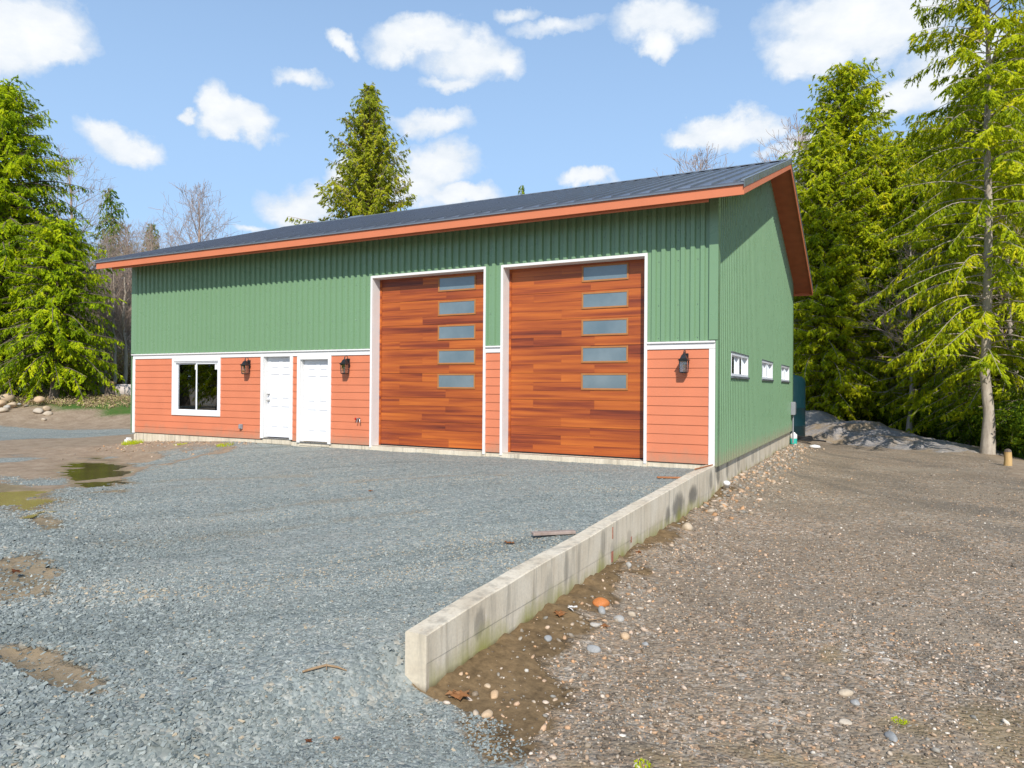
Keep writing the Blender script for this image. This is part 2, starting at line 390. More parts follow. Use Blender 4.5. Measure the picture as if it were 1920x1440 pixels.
ribbed('side_metal_siding', cols, lambda p, o, z: (.002+o, p, z))
ribbed('far_side_metal_siding', [(.02, YR, zl(-.03), under), (YR, BD-.02, zl(-.03), under)], lambda p, o, z: (-BW-.002-o, p, z))
ribbed('rear_metal_siding', [(-BW, 0, zl(-.03), top)], lambda p, o, z: (p, BD+.004+o, z))
# flat corner flashings
c = MB()
c.box((-.115, -.052, ZB+.012), (.047, -.046, ZW+.05)); c.box((.041, -.046, ZB+.012), (.047, .11, ZW+.09)); c.box((.041, -.030, -.03), (.047, .11, ZB+.008))
c.box((.006, -.036, -.03), (.041, -.030, ZB+.008))
c.build('corner_flashing', M['green'], bld); c = MB()
c.box((-BW-.045, -.052, ZB+.012), (-BW+.11, -.046, ZW+.05)); c.box((-BW-.045, -.046, -.03), (-BW-.039, .11, ZW+.05))
c.build('corner_flashing', M['green'], bld); c = MB(); c.box((.041, BD-.11, -.03), (.047, BD+.045, ZW+.05))
c.build('corner_flashing', M['green'], bld); c = MB(); c.box((-.02, .12, -.036), (.052, BD-.12, -.031))
c.build('base_flashing', M['green'], bld)
# screw heads on the cladding
s = MB()
for z in (2.33, 2.95, 3.78, 4.35):
    n0 = int(-BW/.183)
    for k in range(n0, 0):
        x = (k+.2)*.183
        if k % 2 or any(g[0] < x < g[1] and z < GZ for g in (G1, G2)) or not (-BW+.12 < x < -.12): continue
        s.lathe([(.009, 0), (.009, .006), (.004, .009)], n=6)
        n = len(s.v); 
        for i in range(n-18, n):
            vx, vy, vz = s.v[i]; s.v[i] = (x+vx, -.003-vz, z+vy)
s.build('screw_head', M['roof_trim'], bld)['kind'] = 'stuff'
# lap siding
CO = .1768; jr = random.Random(21)
def laps(rects):
    lap = MB()
    for a, b, z0, z1 in rects:
        for k in range(12):
            lo, hi = k*CO, (k+1)*CO
            l2, h2 = max(lo, z0), min(hi, z1)
            if h2-l2 < .01: continue
            ylo = -.017+.013*(l2-lo)/CO; yhi = -.017+.013*(h2-lo)/CO
            p = a
            while p < b-.01:
                q = min(b, p+jr.uniform(1.4, 3.66)); q = b if b-q < .35 else q; jig = jr.uniform(-.0008, .0008)
                lap.prism([(ylo+jig, l2+.0005), (.02, l2+.0005), (.02, h2-.0005), (yhi+jig, h2-.0005)], 0, p+(.0012 if p > a else 0), q-(.0012 if q < b else 0)); p = q
    lap.build('lap_siding', M['orange'], bld)
W0, W1, W2, W3 = WIN
laps([(-BW+.10, W0, 0, 2.118), (W0, W1, 0, W2), (W1, D1[0]-.09, 0, 2.118)]); laps([(-10.375, -10.235, 0, 2.118)]); laps([(D2[1]+.095, G1[0], 0, 2.118)])
laps([(G1[1], G2[0], 0, 2.118)]); laps([(G2[1], -.116, 0, 2.118)])
MB().box((-BW+.03, -.004, -.012), (-.02, .01, -.003)).build('starter_strip', M['seal'], bld)
# belt board with drip cap, corner boards
b = MB()
for x0, x1 in ((-BW, G1[0]), (G1[1], G2[0]), (G2[1], -.001)):
    b = MB(); b.box((x0, -.028, 2.12), (x1, .02, 2.2275)); b.box((x0-(.035 if x0 == -BW else 0), -.062, 2.228), (x1, .02, 2.262)); b.build('belt_trim', M['white'], bld, .003)
b = MB(); b.box((-.116, -.028, -.02), (-.001, .02, 2.117)); b.build('corner_board', M['white'], bld, .003); b = MB(); b.box((-BW-.012, -.028, -.02), (-BW+.10, .02, 2.117)); b.box((-BW-.012, .021, -.02), (-BW+.012, .1, 2.117))
b.build('corner_board', M['white'], bld, .003)
# roof: two slopes with standing seams, ridge, rake trim, fascia, soffit
XL, XR = -BW-OX, OX
def slope(name, sgn):
    m = MB()
    def P(x, y, dz): yy = y if sgn > 0 else BD-y; return (x, yy, ZE+SL*(y+OY)+dz)
    y0, y1 = -OY-.035, YR
    m.add([P(XL, y0, 0), P(XR, y0, 0), P(XR, y1, 0), P(XL, y1, 0), P(XL, y0, -.022), P(XR, y0, -.022), P(XR, y1, -.022), P(XL, y1, -.022)],
          [(0, 1, 2, 3), (7, 6, 5, 4), (0, 4, 5, 1), (1, 5, 6, 2), (3, 2, 6, 7), (0, 3, 7, 4)])
    x = XL+.2
    while x < XR-.1:
        a, h = .013, .036
        m.add([P(x-a*1.7, y0-.004, 0), P(x+a*1.7, y0-.004, 0), P(x+a, y0-.004, h), P(x-a, y0-.004, h), P(x-a*1.7, y1, 0), P(x+a*1.7, y1, 0), P(x+a, y1, h), P(x-a, y1, h)],
              [(0, 1, 2, 3), (4, 7, 6, 5), (1, 5, 6, 2), (0, 3, 7, 4), (3, 2, 6, 7)])
        for q in (): m.add([P(x+.18+q*.5-.012, y0, .0005), P(x+.18+q*.5+.012, y0, .0005), P(x+.18+q*.5, y0, .006), P(x+.18+q*.5-.012, y1, .0005), P(x+.18+q*.5+.012, y1, .0005), P(x+.18+q*.5, y1, .006)],
                  [(0, 1, 2), (1, 4, 5, 2), (0, 2, 5, 3)])
        x += .365
    return m.build(name, M['roof'], bld)
slope('roof_slope', 1); slope('roof_slope', -1)
m = MB(); zr = ZR
m.prism([(YR-.17, zr-SL*.17+.04), (YR, zr+.045), (YR+.17, zr-SL*.17+.04), (YR+.17, zr-SL*.17+.028), (YR, zr+.033), (YR-.17, zr-SL*.17+.028)], 0, XL-.02, XR+.02)
m.build('ridge_cap', M['roof_trim'], bld)
def raked(name, mat, x0, x1, dt, db, ya=-OY, yb=None, parent=bld, sides=(1, -1)):
    for sg in sides:
        m = MB(); yb2 = YR if yb is None else yb
        q = [(ya, ZE+SL*(ya+OY)+dt), (yb2, ZE+SL*(yb2+OY)+dt), (yb2, ZE+SL*(yb2+OY)+db), (ya, ZE+SL*(ya+OY)+db)]
        if sg < 0: q = [(BD-y, z) for y, z in q]
        m.prism(q, 0, x0, x1); m.build(name, mat, parent, .003)
for x0, x1, xa, xb in ((XR-.024, XR+.002, XR-.05, XR+.012), (XL-.002, XL+.024, XL-.012, XL+.05)):
    raked('rake_fascia', M['fascia'], x0, x1, -.024, -.228)
    raked('rake_flashing', M['roof_trim'], xa, xb, .03, -.004, ya=-OY-.045)
raked('rake_flashing', M['roof_trim'], XR+.0025, XR+.012, -.004, -.105, ya=-OY-.045); raked('rake_flashing', M['roof_trim'], XL-.012, XL-.0025, -.004, -.105, ya=-OY-.045)
raked('soffit', M['soffit'], XL+.03, XR-.03, -.13, -.155, ya=-OY+.03)
for sg in (1, -1):
    y = lambda v: v if sg > 0 else BD-v
    MB().box((XL-.001, y(-OY-.001), ZE-.232), (XR+.001, y(-OY+.024), ZE-.028)).build('eave_fascia', M['fascia'], bld, .003)
    MB().box((XL, y(-OY-.034), ZE-.062), (XR, y(-OY-.003), ZE-.024)).build('drip_edge', M['roof_trim'], bld)
MB().box((-BW-.02, -OY+.09, ZE-.262), (-.01, -OY+.13, ZE-.09)).build('frieze_board', M['fascia'], bld)
MB().box((-BW-.02, -.05, ZW+.02), (.0, -.045, ZW+.10)).build('frieze_board', M['fascia'], bld)
# small gabled block behind the ridge, added stand-in for a neighbour's roof tip
m = MB(); vx = -14.2; 
m.prism([(YR+.25, zr-.15), (YR+.75, zr-.4), (YR+.75, zr+.10), (YR+.5, zr+.24), (YR+.25, zr+.10)], 0, vx-.3, vx+.3)
m.build('neighbour_roof_tip', M['roof_trim'], bld, .01)
# ---- garage doors
PL = [[.0, .42, 1.55, 3.2], [.0, 1.18, 3.2], [.0, .55, 1.9, 3.2]]
prnd = random.Random(5)
TONE = [[(.62), (.30), (.70)], [(.25), (.72)], [(.78), (.55), (.35)]]
def garage_door(g, seed):
    x0, x1 = g; yy = .25
    d = empty('garage_door', (0, 0, 0)); d.parent = bld
    rd = random.Random(seed)
    # white metal-clad reveal
    fr = MB()
    fr.box((x0, -.05, -.05), (x0+.055, -.01, GZ)); fr.box((x1-.055, -.05, -.05), (x1, -.01, GZ)); fr.box((x0+.055, -.05, GZ-.055), (x1-.055, -.01, GZ))
    fr.box((x0+.030, -.0095, -.06), (x0+.0545, yy-.002, GZ-.03)); fr.box((x1-.0545, -.0095, -.06), (x1-.030, yy-.002, GZ-.03)); fr.box((x0+.055, -.0095, GZ-.0545), (x1-.055, yy-.002, GZ-.03))
    fr.build('door_frame', M['white'], d, .002)
    a, b = x0+.0546, x1-.0546; zt = GZ-.056; hs = (zt+.0)/7.0
    pan = MB()
    wx0 = x0+1.70 if seed == 1 else x0+1.72; wx1 = wx0+.99
    base = {}
    ns = 7; sh = (zt-0.02)/ns
    for si in range(ns):
        z0 = .02+si*sh
        var = si % 4
        for r in range(3):
            rr = (r+var) % 3; key = (var, r)
            cuts = {0: [.0, .58, 1.95], 1: [.0, 1.22], 2: [.0, 1.86]}[rr]
            cuts = [a+c for c in cuts]+[b]
            za, zb = z0+r*sh/3, z0+(r+1)*sh/3
            for ci, (p, q) in enumerate(zip(cuts, cuts[1:])):
                k2 = (var, r, ci)
                if k2 not in base: base[k2] = (rd.choice([.22, .4, .5, .55, .6, .68, .74, .84]), rd.random(), rd.random())
                cl = base[k2]
                segs = [(p, q)]
                pan.box((p+.0006, yy, za+(.003 if r == 0 else .0012)), (q-.0006, yy+.03, zb-(.003 if r == 2 else .0012)), col=cl)
    pan.build('door_panel', M['planks'], d)
    MB().box((a, yy+.012, .015), (b, yy+.05, zt)).build('panel_backing', M['seal'], d)
    st = MB()
    for p, q in ((a, a+.05), (b-.05, b)): st.box((p, yy-.018, .0), (q, yy-.0005, zt), col=(.66, .3, .4))
    st.box((a+.05, yy-.018, zt-.04), (b-.05, yy-.0005, zt), col=(.5, .1, .6))
    st.build('door_stop', M['planks'], d, .002)
    MB().box((a+.05, yy-.006, -.008), (b-.05, yy+.03, .018)).build('bottom_seal', M['seal'], d)
    MB().box((x0-.01, -.035, -.12), (x1+.01, yy+.2, -.009)).build('threshold', M['found_conc'], d, .004)
    for k in range(5):
        zc = 3.70-.5475*k; hz = .168
        w = MB(); t = .036
        w.box((wx0, yy-.017, zc-hz), (wx0+t, yy-.001, zc+hz)); w.box((wx1-t, yy-.017, zc-hz), (wx1, yy-.001, zc+hz))
        w.box((wx0+t, yy-.017, zc-hz), (wx1-t, yy-.001, zc-hz+t)); w.box((wx0+t, yy-.017, zc+hz-t), (wx1-t, yy-.001, zc+hz))
        w.build('window_frame', M['tan_frame'], d, .003)
        MB().box((wx0+t, yy-.008, zc-hz+t), (wx1-t, yy-.001, zc+hz-t)).build('window_pane', M['frosted'], d)
# parts may go one level deeper only: window frames and panes are sub-parts of the door
garage_door(G1, 1); garage_door(G2, 2)
# ---- entrance doors
def panel_door(D, knob, header):
    x0, x1, z0, z1 = D; d = empty('entry_door', (0, 0, 0)); d.parent = bld
    fr = MB(); t = .095; th = 2.118
    fr.box((x0-t, -.034, z0-.02), (x0, .02, th)); fr.box((x1, -.034, z0-.02), (x1+t, .02, th))
    if header: fr.box((x0, -.034, z1), (x1, .02, th))
    fr.box((x0-.02, .021, z0), (x0+.008, .16, z1+.02)); fr.box((x1-.008, .021, z0), (x1+.02, .16, z1+.02)); fr.box((x0+.008, .021, z1-.008), (x1-.008, .16, z1+.02))
    fr.build('door_frame', M['white'], d, .003)
    sl = MB(); a, b = x0+.012, x1-.012; y = .105; w = b-a; h = z1-.012-(z0+.02); zb = z0+.02
    # stile-and-rail slab with six sunk and raised panels
    cols = [(a+.115, a+w/2-.055), (a+w/2+.055, b-.115)]
    rows = [(zb+.22, zb+.22+.56), (zb+.95, zb+.95+.66), (zb+1.74, zb+1.74+.20)]
    holes6 = [(c0, c1, r0, r1) for c0, c1 in cols for r0, r1 in rows]
    for p, q, r, s_ in tiles([a, b], [zb, zb+h], holes6): sl.quad((p, y, r), (q, y, r), (q, y, s_), (p, y, s_))
    for c0, c1, r0, r1 in holes6:
        rings = [(0, y), (.014, y+.013), (.026, y+.013), (.055, y+.001)]
        for (i0, ya), (i1, yb) in zip(rings, rings[1:]):
            A = [(c0+i0, ya, r0+i0), (c1-i0, ya, r0+i0), (c1-i0, ya, r1-i0), (c0+i0, ya, r1-i0)]; B = [(c0+i1, yb, r0+i1), (c1-i1, yb, r0+i1), (c1-i1, yb, r1-i1), (c0+i1, yb, r1-i1)]
            for k in range(4): sl.quad(A[k], A[(k+1) % 4], B[(k+1) % 4], B[k])
        i1, yb = rings[-1]; sl.quad((c0+i1, yb, r0+i1), (c1-i1, yb, r0+i1), (c1-i1, yb, r1-i1), (c0+i1, yb, r1-i1))
    sl.box((a, y+.014, zb), (b, y+.044, zb+h))
    sl.build('door_slab', M['white_door'], d)
    th_ = MB(); th_.box((x0-.0, -.015, z0-.035), (x1+.0, .15, z0-.002)); th_.build('door_sill', M['steel'], d, .004)
    MB().box((x0-.03, -.005, -.10), (x1+.03, .011, z0-.037)).build('sill_support', M['found_conc'], d)
    if knob:
        for z, r in ((zb+.93, .030), (zb+1.09, .026)):
            k = MB(); k.lathe([(0, 0), (r, 0), (r, .008), (.012, .012), (.012, .035), (r*.85, .042), (r*.95, .06), (r*.5, .075), (0, .077)], n=16)
            k.v = [(a+.068+vx, y-vz, z+vy) for vx, vy, vz in k.v]; k.build('door_knob' if r == .03 else 'deadbolt', M['steel'], d)
panel_door(D1, True, False); panel_door(D2, False, True)
# ---- front sliding window
wd = empty('sliding_window', (0, 0, 0)); wd.parent = bld
t = .085; fr = MB()
fr.box((W0, -.036, W2), (W0+t, .02, 2.118)); fr.box((W1-t, -.036, W2), (W1, .02, 2.118)); fr.box((W0+t, -.036, W2), (W1-t, .02, W2+t)); fr.box((W0+t, -.036, 2.118-t), (W1-t, .02, 2.118))
fr.build('window_trim', M['white'], wd, .003)
a, b, c, d_ = W0+t, W1-t, W2+t, 2.118-t; mid = (a+b)/2-.01
v = MB(); q = .035
for (x0, x1, z0, z1) in ((a, a+q, c, d_), (b-q, b, c, d_), (a+q, b-q, c, c+q), (a+q, b-q, d_-q, d_)): v.box((x0, -.012, z0), (x1, .10, z1))
v.build('window_frame', M['vinyl'], wd, .003)
for s0, s1, y0 in ((a+q, mid+.03, .045), (mid-.03, b-q, .012)):
    v = MB(); q2 = .042; z0, z1 = c+q, d_-q
    v.box((s0, y0, z0), (s0+q2, y0+.03, z1)); v.box((s1-q2, y0, z0), (s1, y0+.03, z1)); v.box((s0+q2, y0, z0), (s1-q2, y0+.03, z0+q2)); v.box((s0+q2, y0, z1-q2), (s1-q2, y0+.03, z1))
    v.build('window_sash', M['vinyl'], wd, .002)
    MB().box((s0+q2, y0+.012, z0+q2), (s1-q2, y0+.016, z1-q2)).build('window_pane', M['glass'], wd)
    MB().box((s1-q2-.11, y0+.009, z1-q2-.15), (s1-q2-.005, y0+.0115, z1-q2-.01)).build('paper_sticker', M['white'], wd)
# ---- side windows
for p, q in SW:
    sw = empty('side_window', (0, 0, 0)); sw.parent = bld
    v = MB(); t = .05; z0, z1 = SZ
    for (y0, y1, c, d) in ((p, p+t, z0, z1), (q-t, q, z0, z1), (p+t, q-t, z0, z0+t), (p+t, q-t, z1-t, z1)): v.box((-.12, y0, c), (.046, y1, d))
    v.box((-.08, (p+q)/2-.055, z0+t), (.02, (p+q)/2+.055, z1-t)); v.build('window_frame', M['vinyl'], sw, .003)
    v = MB(); y0 = p+.3*(q-p)
    v.box((-.06, y0, z0+t), (-.03, y0+.04, z1-t)); v.build('window_sash', M['vinyl'], sw)
    MB().box((-.032, p+t, z0+t), (-.028, q-t, z1-t)).build('window_pane', M['glass'], sw)
    v = MB(); v.box((.03, p-.03, z0-.045), (.075, q+.03, z0-.004)); v.box((.04, p-.03, z1+.003), (.062, q+.03, z1+.022)); v.build('window_flashing', M['roof_trim'], sw, .003)
# ---------------------------------------------------------------- fittings on the walls
def lantern(x, z, label):
    e = empty('wall_lantern', (x, -.006, z), label, 'wall lamp', 'carriage lanterns on the orange siding')
    B = MB(); B.box((-.055, -.03, .02), (.055, 0, .24)); B.build('back_plate', M['black'], e, .006)
    y = -.135
    A = MB(); pts = []
    for k in range(15):
        w = math.pi*1.45*k/14-.5
        pts.append((0, y+.055+.058*math.cos(w)-.005, .245+.058*math.sin(w)))
    A.tube([(0, -.02, .12), (0, -.05, .17), (0, -.06, .22)]+pts, .0075, 6); A.lathe([(0, .275), (.012, .27), (.016, .255), (.009, .24), (.02, .225), (.03, .215), (.012, .2)], (0, y, 0), 10)
    A.build('scroll_arm', M['black'], e)
    T = MB(); T.lathe([(.012, .225), (.05, .205), (.072, .165), (.085, .14), (.13, .112), (.128, .103), (.07, .105), (0, .11)], (0, y, 0), 4, smooth=False); T.build('lamp_roof', M['black'], e)
    C_ = MB(); s_ = .073; zt, zb = .104, -.118
    for sx in (-1, 1):
        for sy in (-1, 1): C_.tube([(sx*s_, y+sy*s_, zt), (sx*s_*.86, y+sy*s_*.86, zb)], .0065, 4, smooth=False)
    for zz, k in ((zt-.006, 1), (zb+.004, .86)):
        for sx in (-1, 1):
            C_.box((sx*s_*k-.006, y-s_*k, zz-.006), (sx*s_*k+.006, y+s_*k, zz+.006)); C_.box((-s_*k+.006, y+sx*s_*k-.006, zz-.0065), (s_*k-.006, y+sx*s_*k+.006, zz+.0055))
    C_.box((-.055, y-.055, zb-.012), (.055, y+.055, zb-.003)); C_.build('lamp_cage', M['black'], e)
    G_ = MB(); 
    for sg in (-1, 1):
        G_.quad((-.068, y+sg*.068, zt), (.068, y+sg*.068, zt), (.058, y+sg*.058, zb), (-.058, y+sg*.058, zb)); G_.quad((sg*.068, y-.068, zt), (sg*.068, y+.068, zt), (sg*.058, y+.058, zb), (sg*.058, y-.058, zb))
    G_.build('lamp_glass', M['lamp_glass'], e)
    L_ = MB(); L_.lathe([(0, .045), (.012, .035), (.018, .01), (.016, -.02), (.011, -.04), (.011, -.115)], (0, y, 0), 10); L_.build('bulb', M['bulb'], e)
t = NT('bulb_glass'); M['bulb'] = t.fin((.75, .62, .42), .25, .5)
lantern(-11.92, 1.80, 'black carriage lantern on the orange siding between the window and the first white door')
lantern(-8.60, 1.80, 'black carriage lantern on the siding between the second white door and the left garage door')
lantern(-.545, 1.80, 'black carriage lantern on the orange siding right of both garage doors')
fb = empty('garden_faucet', (-8.25, -.012, .61), 'small metal garden tap with a red handle on siding beside the left garage door', 'tap')
A = MB(); A.lathe([(.03, 0), (.03, .008)], n=12); A.v = [(x, -z, y) for x, y, z in A.v]
A.tube([(0, 0, 0), (0, -.07, 0)], .014, 8); A.tube([(-.03, -.06, 0), (.075, -.06, .005)], .017, 8); A.tube([(.06, -.06, 0), (.075, -.075, -.05), (.08, -.08, -.085)], .013, 8); A.tube([(0, -.06, 0), (-.005, -.075, -.05), (-.005, -.08, -.085)], .013, 8)
A.build('tap_body', M['steel'], fb)
A = MB(); A.tube([(-.03, -.06, 0), (-.06, -.06, 0)], .006, 6); A.tube([(-.06, -.06, 0), (-.075, -.06, 0)], .028, 8); A.build('tap_handle', M['red'], fb)
ob = empty('outlet_box', (-12.17, -.012, .235), 'small grey weatherproof socket box low on the siding between the window and the doors', 'socket')
A = MB(); A.box((-.045, -.05, 0), (.045, 0, .13)); A.build('box_body', M['grey_plastic'], ob, .008, 2)
A = MB(); A.box((-.038, -.085, .012), (.038, -.051, .122)); A.build('flip_cover', M['grey_plastic'], ob, .012, 2)
mb = empty('meter_box', (.045, 12.33, .52), 'grey electrical box on the green side wall at the rear corner beside the tank', 'electrical box')
A = MB(); A.box((0, -.16, 0), (.13, .16, .44)); A.build('box_body', M['grey_plastic'], mb, .015, 2)
A = MB(); A.box((.131, -.13, .04), (.142, .13, .40)); A.build('box_lid', M['grey_plastic'], mb, .004)
A = MB(); A.tube([(.06, 0, .0), (.06, 0, -.95)], .024, 8); A.build('conduit', M['grey_plastic'], mb)
dn = MB(); dn.box((-.06, -.14, -.10), (.07, .03, .0)); dn.box((-.045, -.10, .0), (.055, .01, .05))
tag(dn.build('drain_fitting', M['white'], None, .012, 2), 'white plastic drain fitting on the soil at the left front corner of the building', 'drain pipe').location = (-BW-.09, -.03, H(-BW-.09, -.1)+.09)
# ---------------------------------------------------------------- retaining wall
TOPY = [(-.001, -.012), (-.9, -.018), (-1.7, -.030), (-3.1, -.062), (-4.57, -.096), (-5.5, -.122), (-6.4, -.150), (-7.2, -.166), (-8.1, -.190), (-8.7, -.216), (-9.238, -.244)]
V = []; F = []; ys = np.linspace(0.008, -9.238, 120); zt = np.interp(-ys, [-p[0] for p in TOPY], [p[1] for p in TOPY])
zt = zt+(fbm(ys*2.1, ys*0, 71)-.5)*.014
wr = (fbm(ys*3, ys*0+4, 77)-.5)*.006
for i, y in enumerate(ys):
    w = .172; b = .008
    V += [(-w, y, -1.2), (-w, y, zt[i]-b), (-w+b, y, zt[i]), (-b, y, zt[i]), (0+wr[i], y, zt[i]-b), (0+wr[i], y, -.437), (-.0035, y, -.439), (-.0035, y, -1.2)]
n = 8
for i in range(len(ys)-1):
    for k in range(n-1): F.append((i*n+k, i*n+k+1, (i+1)*n+k+1, (i+1)*n+k))
F.append(tuple(range(n))[::-1]); F.append(tuple((len(ys)-1)*n+k for k in range(n)))
me = bpy.data.meshes.new('retaining_wall'); me.from_pydata(V, [], F)
wall = tag(link('retaining_wall', me, M['wall_conc']), 'low pale concrete retaining wall with stains running from the building corner towards the viewer', 'retaining wall')
# ---------------------------------------------------------------- ground sheet
def axis(lo, a, b, hi, st, g=1.07):
    m = list(np.arange(a, b, st)); s = st; p = b
    while p < hi: m.append(p); s *= g; p += s
    m.append(hi); s = st; p = a
    pre = []
    while p > lo: s *= g; p -= s; pre.append(p)
    return np.array(pre[::-1]+m)
gx = axis(-900, -13, 5.2, 900, .07); gy = axis(-900, -12.2, 1.0, 1200, .07)
gx = np.sort(np.concatenate([gx, [-.150, -.088, -.082, -.012]])); gy = np.sort(np.concatenate([gy, [-9.232]]))
GX, GY = np.meshgrid(gx, gy)
def seg_dist(x, y, a, b):
    ax, ay = a; bx, by = b; dx, dy = bx-ax, by-ay
    t = np.clip(((x-ax)*dx+(y-ay)*dy)/(dx*dx+dy*dy), 0, 1)
    return np.hypot(x-ax-t*dx, y-ay-t*dy)
PUD = [(-12.0, -4.0, 2.2, .45, -30, 'dark brown puddle reflecting trees on the bare soil left of the gravel pad'),
       (-9.7, -6.75, 1.0, .42, -20, 'shallow tan puddle at the left edge beyond the gravel, nearest the brown soil'),
       (-7.2, -7.6, .42, .12, -25, 'thin brown wet patch of water between grey stones at the left'),
       (-4.75, -9.25, .62, .22, -25, 'muddy tan puddle with a brown leaf at the left edge'),
       (-2.2, -10.4, .55, .11, -4, 'long reddish muddy puddle in front of the coarse stones at lower left')]
def pud_f(x, y, p):
    cx, cy, a, b, r, _ = p; c, s = math.cos(R(r)), math.sin(R(r)); u = (x-cx)*c+(y-cy)*s; v = -(x-cx)*s+(y-cy)*c
    return np.sqrt((u/a)**2+(v/b)**2)+(fbm(x*1.7, y*1.7, 55)-.5)*1.9+(fbm(x*4.2, y*4.2, 57)-.5)*1.0
def zones(x, y):
    """weights: grey gravel, brown gravel, grass, wet (rest is bare soil)"""
    n1 = fbm(x*.55, y*.55, 11)-.5; n2 = fbm(x*2.4, y*2.4, 12)-.5
    # boundary line between pad gravel and bare soil on the left
    bx = np.interp(y, [-12, -10.7, -10, -9, -7.6, -6.7, -5.9, -4.9, -3.6, -2.9, -1, 0], [-9, -9, -9, -9, -9.5, -9.4, -9.9, -10.3, -11.4, -11.6, -11.5, -12.3])
    pad = sst(-.35, .35, (x-bx)+n1*1.6+n2*.8)
    # right: brown ground
    bord = np.interp(y, [-14, -10.2, -9.6, -9.25], [1.45, 1.1, .7, .32])
    bord = bord+(fbm(x*4, y*4, 19)-.5)*.5
    brown = np.where(y > -9.25, (x > -.085)*1.0, sst(-.25, .45, (x-bord)+n1*1.1+n2*.6))
    brown = np.where((y > 12)&(x < .5), sst(-40, -10, x), brown)
    # mud bank at the wall
    mudw = np.interp(y, [-10.2, -9.6, -9.0, -8.0, -7.2, -6.2, -5, -3.5, -2, 2], [.0, .95, .85, .48, .42, .24, .16, .22, .12, .05])
    mud = (1-sst(-.15, .12, x-mudw+n2*.75+(fbm(x*7, y*7, 14)-.5)*.3))*(y > -10)*(y < 1)*(x > -.09)*np.where(y > -9.25, 1, sst(-.2, .1, x-bord+n2*.4))
    # drive on the far left: grey strip
    d = depth_of(x, y); l = side_of(x, y)
    edge = 29.3-.25*(l+22)
    near = np.interp(l, [-30, -20.9, -14.5, -13, -9], [17, 18.5, 24.5, 25.5, 27])
    drive = sst(-.7, .5, edge-d+n2*1.5)*sst(-.8, .8, d-near+n1*3)*(l < -6)
    oldg = sst(-.1, .25, fbm(x*.9, y*.9, 15)-.54)*(x < bx)*sst(20, 17, d)*sst(-6, -8, l)
    grey = np.where(x < -BW-.0, drive, 0); grey = np.maximum(grey, np.where((x < bx+1)&(y < 1), drive, 0))
    grey = np.maximum(grey, pad*(y < .3)*(1-brown)); grey = np.maximum(grey, oldg*.75)
    soil_left = sst(0, 3, d-edge-1)*(l < -8)
    gr = sst(2.0, 5, d-edge+n1*4)*(l < -8)*1.0
    # right, past the clearing edge is forest floor: soil; brown gravel inside
    e = clear_edge(x, y); brown = brown*np.where(l > 0, 1-sst(-.9, .3, e+n2), 1)*(1-mud*.97)
    brown = np.where((l < -8), 0, brown)
    brown = brown*(1-.0*n1)
    wet = np.zeros_like(x)
    for p in PUD: wet = np.maximum(wet, 1-sst(.9, 2.3 if p[2] < 2 else 1.7, pud_f(x, y, p)))
    wet = np.maximum(wet, .9*(1-sst(.2, 1.0, np.hypot((x-2.75)/.45, (y+8.2)/.2)+n2))); wet = np.maximum(wet, .8*(1-sst(.2, 1.0, np.hypot((x-3.3)/.35, (y+7.9)/.7)+n2)))
    wet = np.maximum(wet, .8*(1-sst(.2, 1.0, np.hypot((x-1.62)/.45, (y+9.25)/.18)+n2)))
    for px_, py_, a_, b_ in ((2.15, -8.95, .5, .16), (3.55, -8.0, .25, .9), (2.95, -8.6, .45, .15), (2.3, -7.2, .12, .35), (1.25, -9.55, .35, .12)):
        wet = np.maximum(wet, .75*(1-sst(.3, 1.1, np.hypot((x-px_)/a_, (y-py_)/b_)+n2*1.3)))
    grey = grey*(1-sst(.35, .9, wet)*.7)
    # tyre streaks where soil shows through the pad
    for a, b, w in (((-5.6, -6.4), (-3.9, -5.0), .10), ((-4.0, -7.0), (-2.6, -5.6), .12), ((-5.8, -4.4), (-3.0, -2.6), .10), ((-5.2, -8.0), (-4.0, -7.0), .2), ((-9.2, -4.4), (-6.4, -3.6), .16)):
        k = (1-sst(w*.4, w*1.8, seg_dist(x, y, a, b)+n2*.3)); wet = np.maximum(wet, k*.42)
    return grey, brown, np.clip(gr, 0, 1), np.clip(wet, 0, 1), mud
PZ = {p: H(p[0], p[1]) for p in PUD}
def dips(x, y, z):
    for p in PUD:
        f = pud_f(x, y, p); m = 1-sst(1.3, 3.0, f); z = z*(1-m)+PZ[p]*m-.045*(1-sst(.5, 1.5, f))
    return z
def ground_z(x, y): return dips(x, y, height(x, y))
GZZ = ground_z(GX, GY); g, bq, gr, wt, mud = zones(GX, GY)
ny, nx = GX.shape; V = np.stack([GX.ravel(), GY.ravel(), GZZ.ravel()], 1)
i = np.arange((ny-1)*nx).reshape(ny-1, nx)[:, :-1].ravel(); F = np.stack([i, i+1, i+nx+1, i+nx], 1)
me = np_mesh('ground', V, F, True, np.stack([g.ravel(), bq.ravel(), gr.ravel()], 1))
a = me.color_attributes.new('wetness', 'FLOAT_COLOR', 'POINT'); c = np.zeros((len(V), 4), np.float32); c[:, 0] = wt.ravel(); c[:, 1] = mud.ravel(); c[:, 3] = 1; a.data.foreach_set('color', c.ravel())
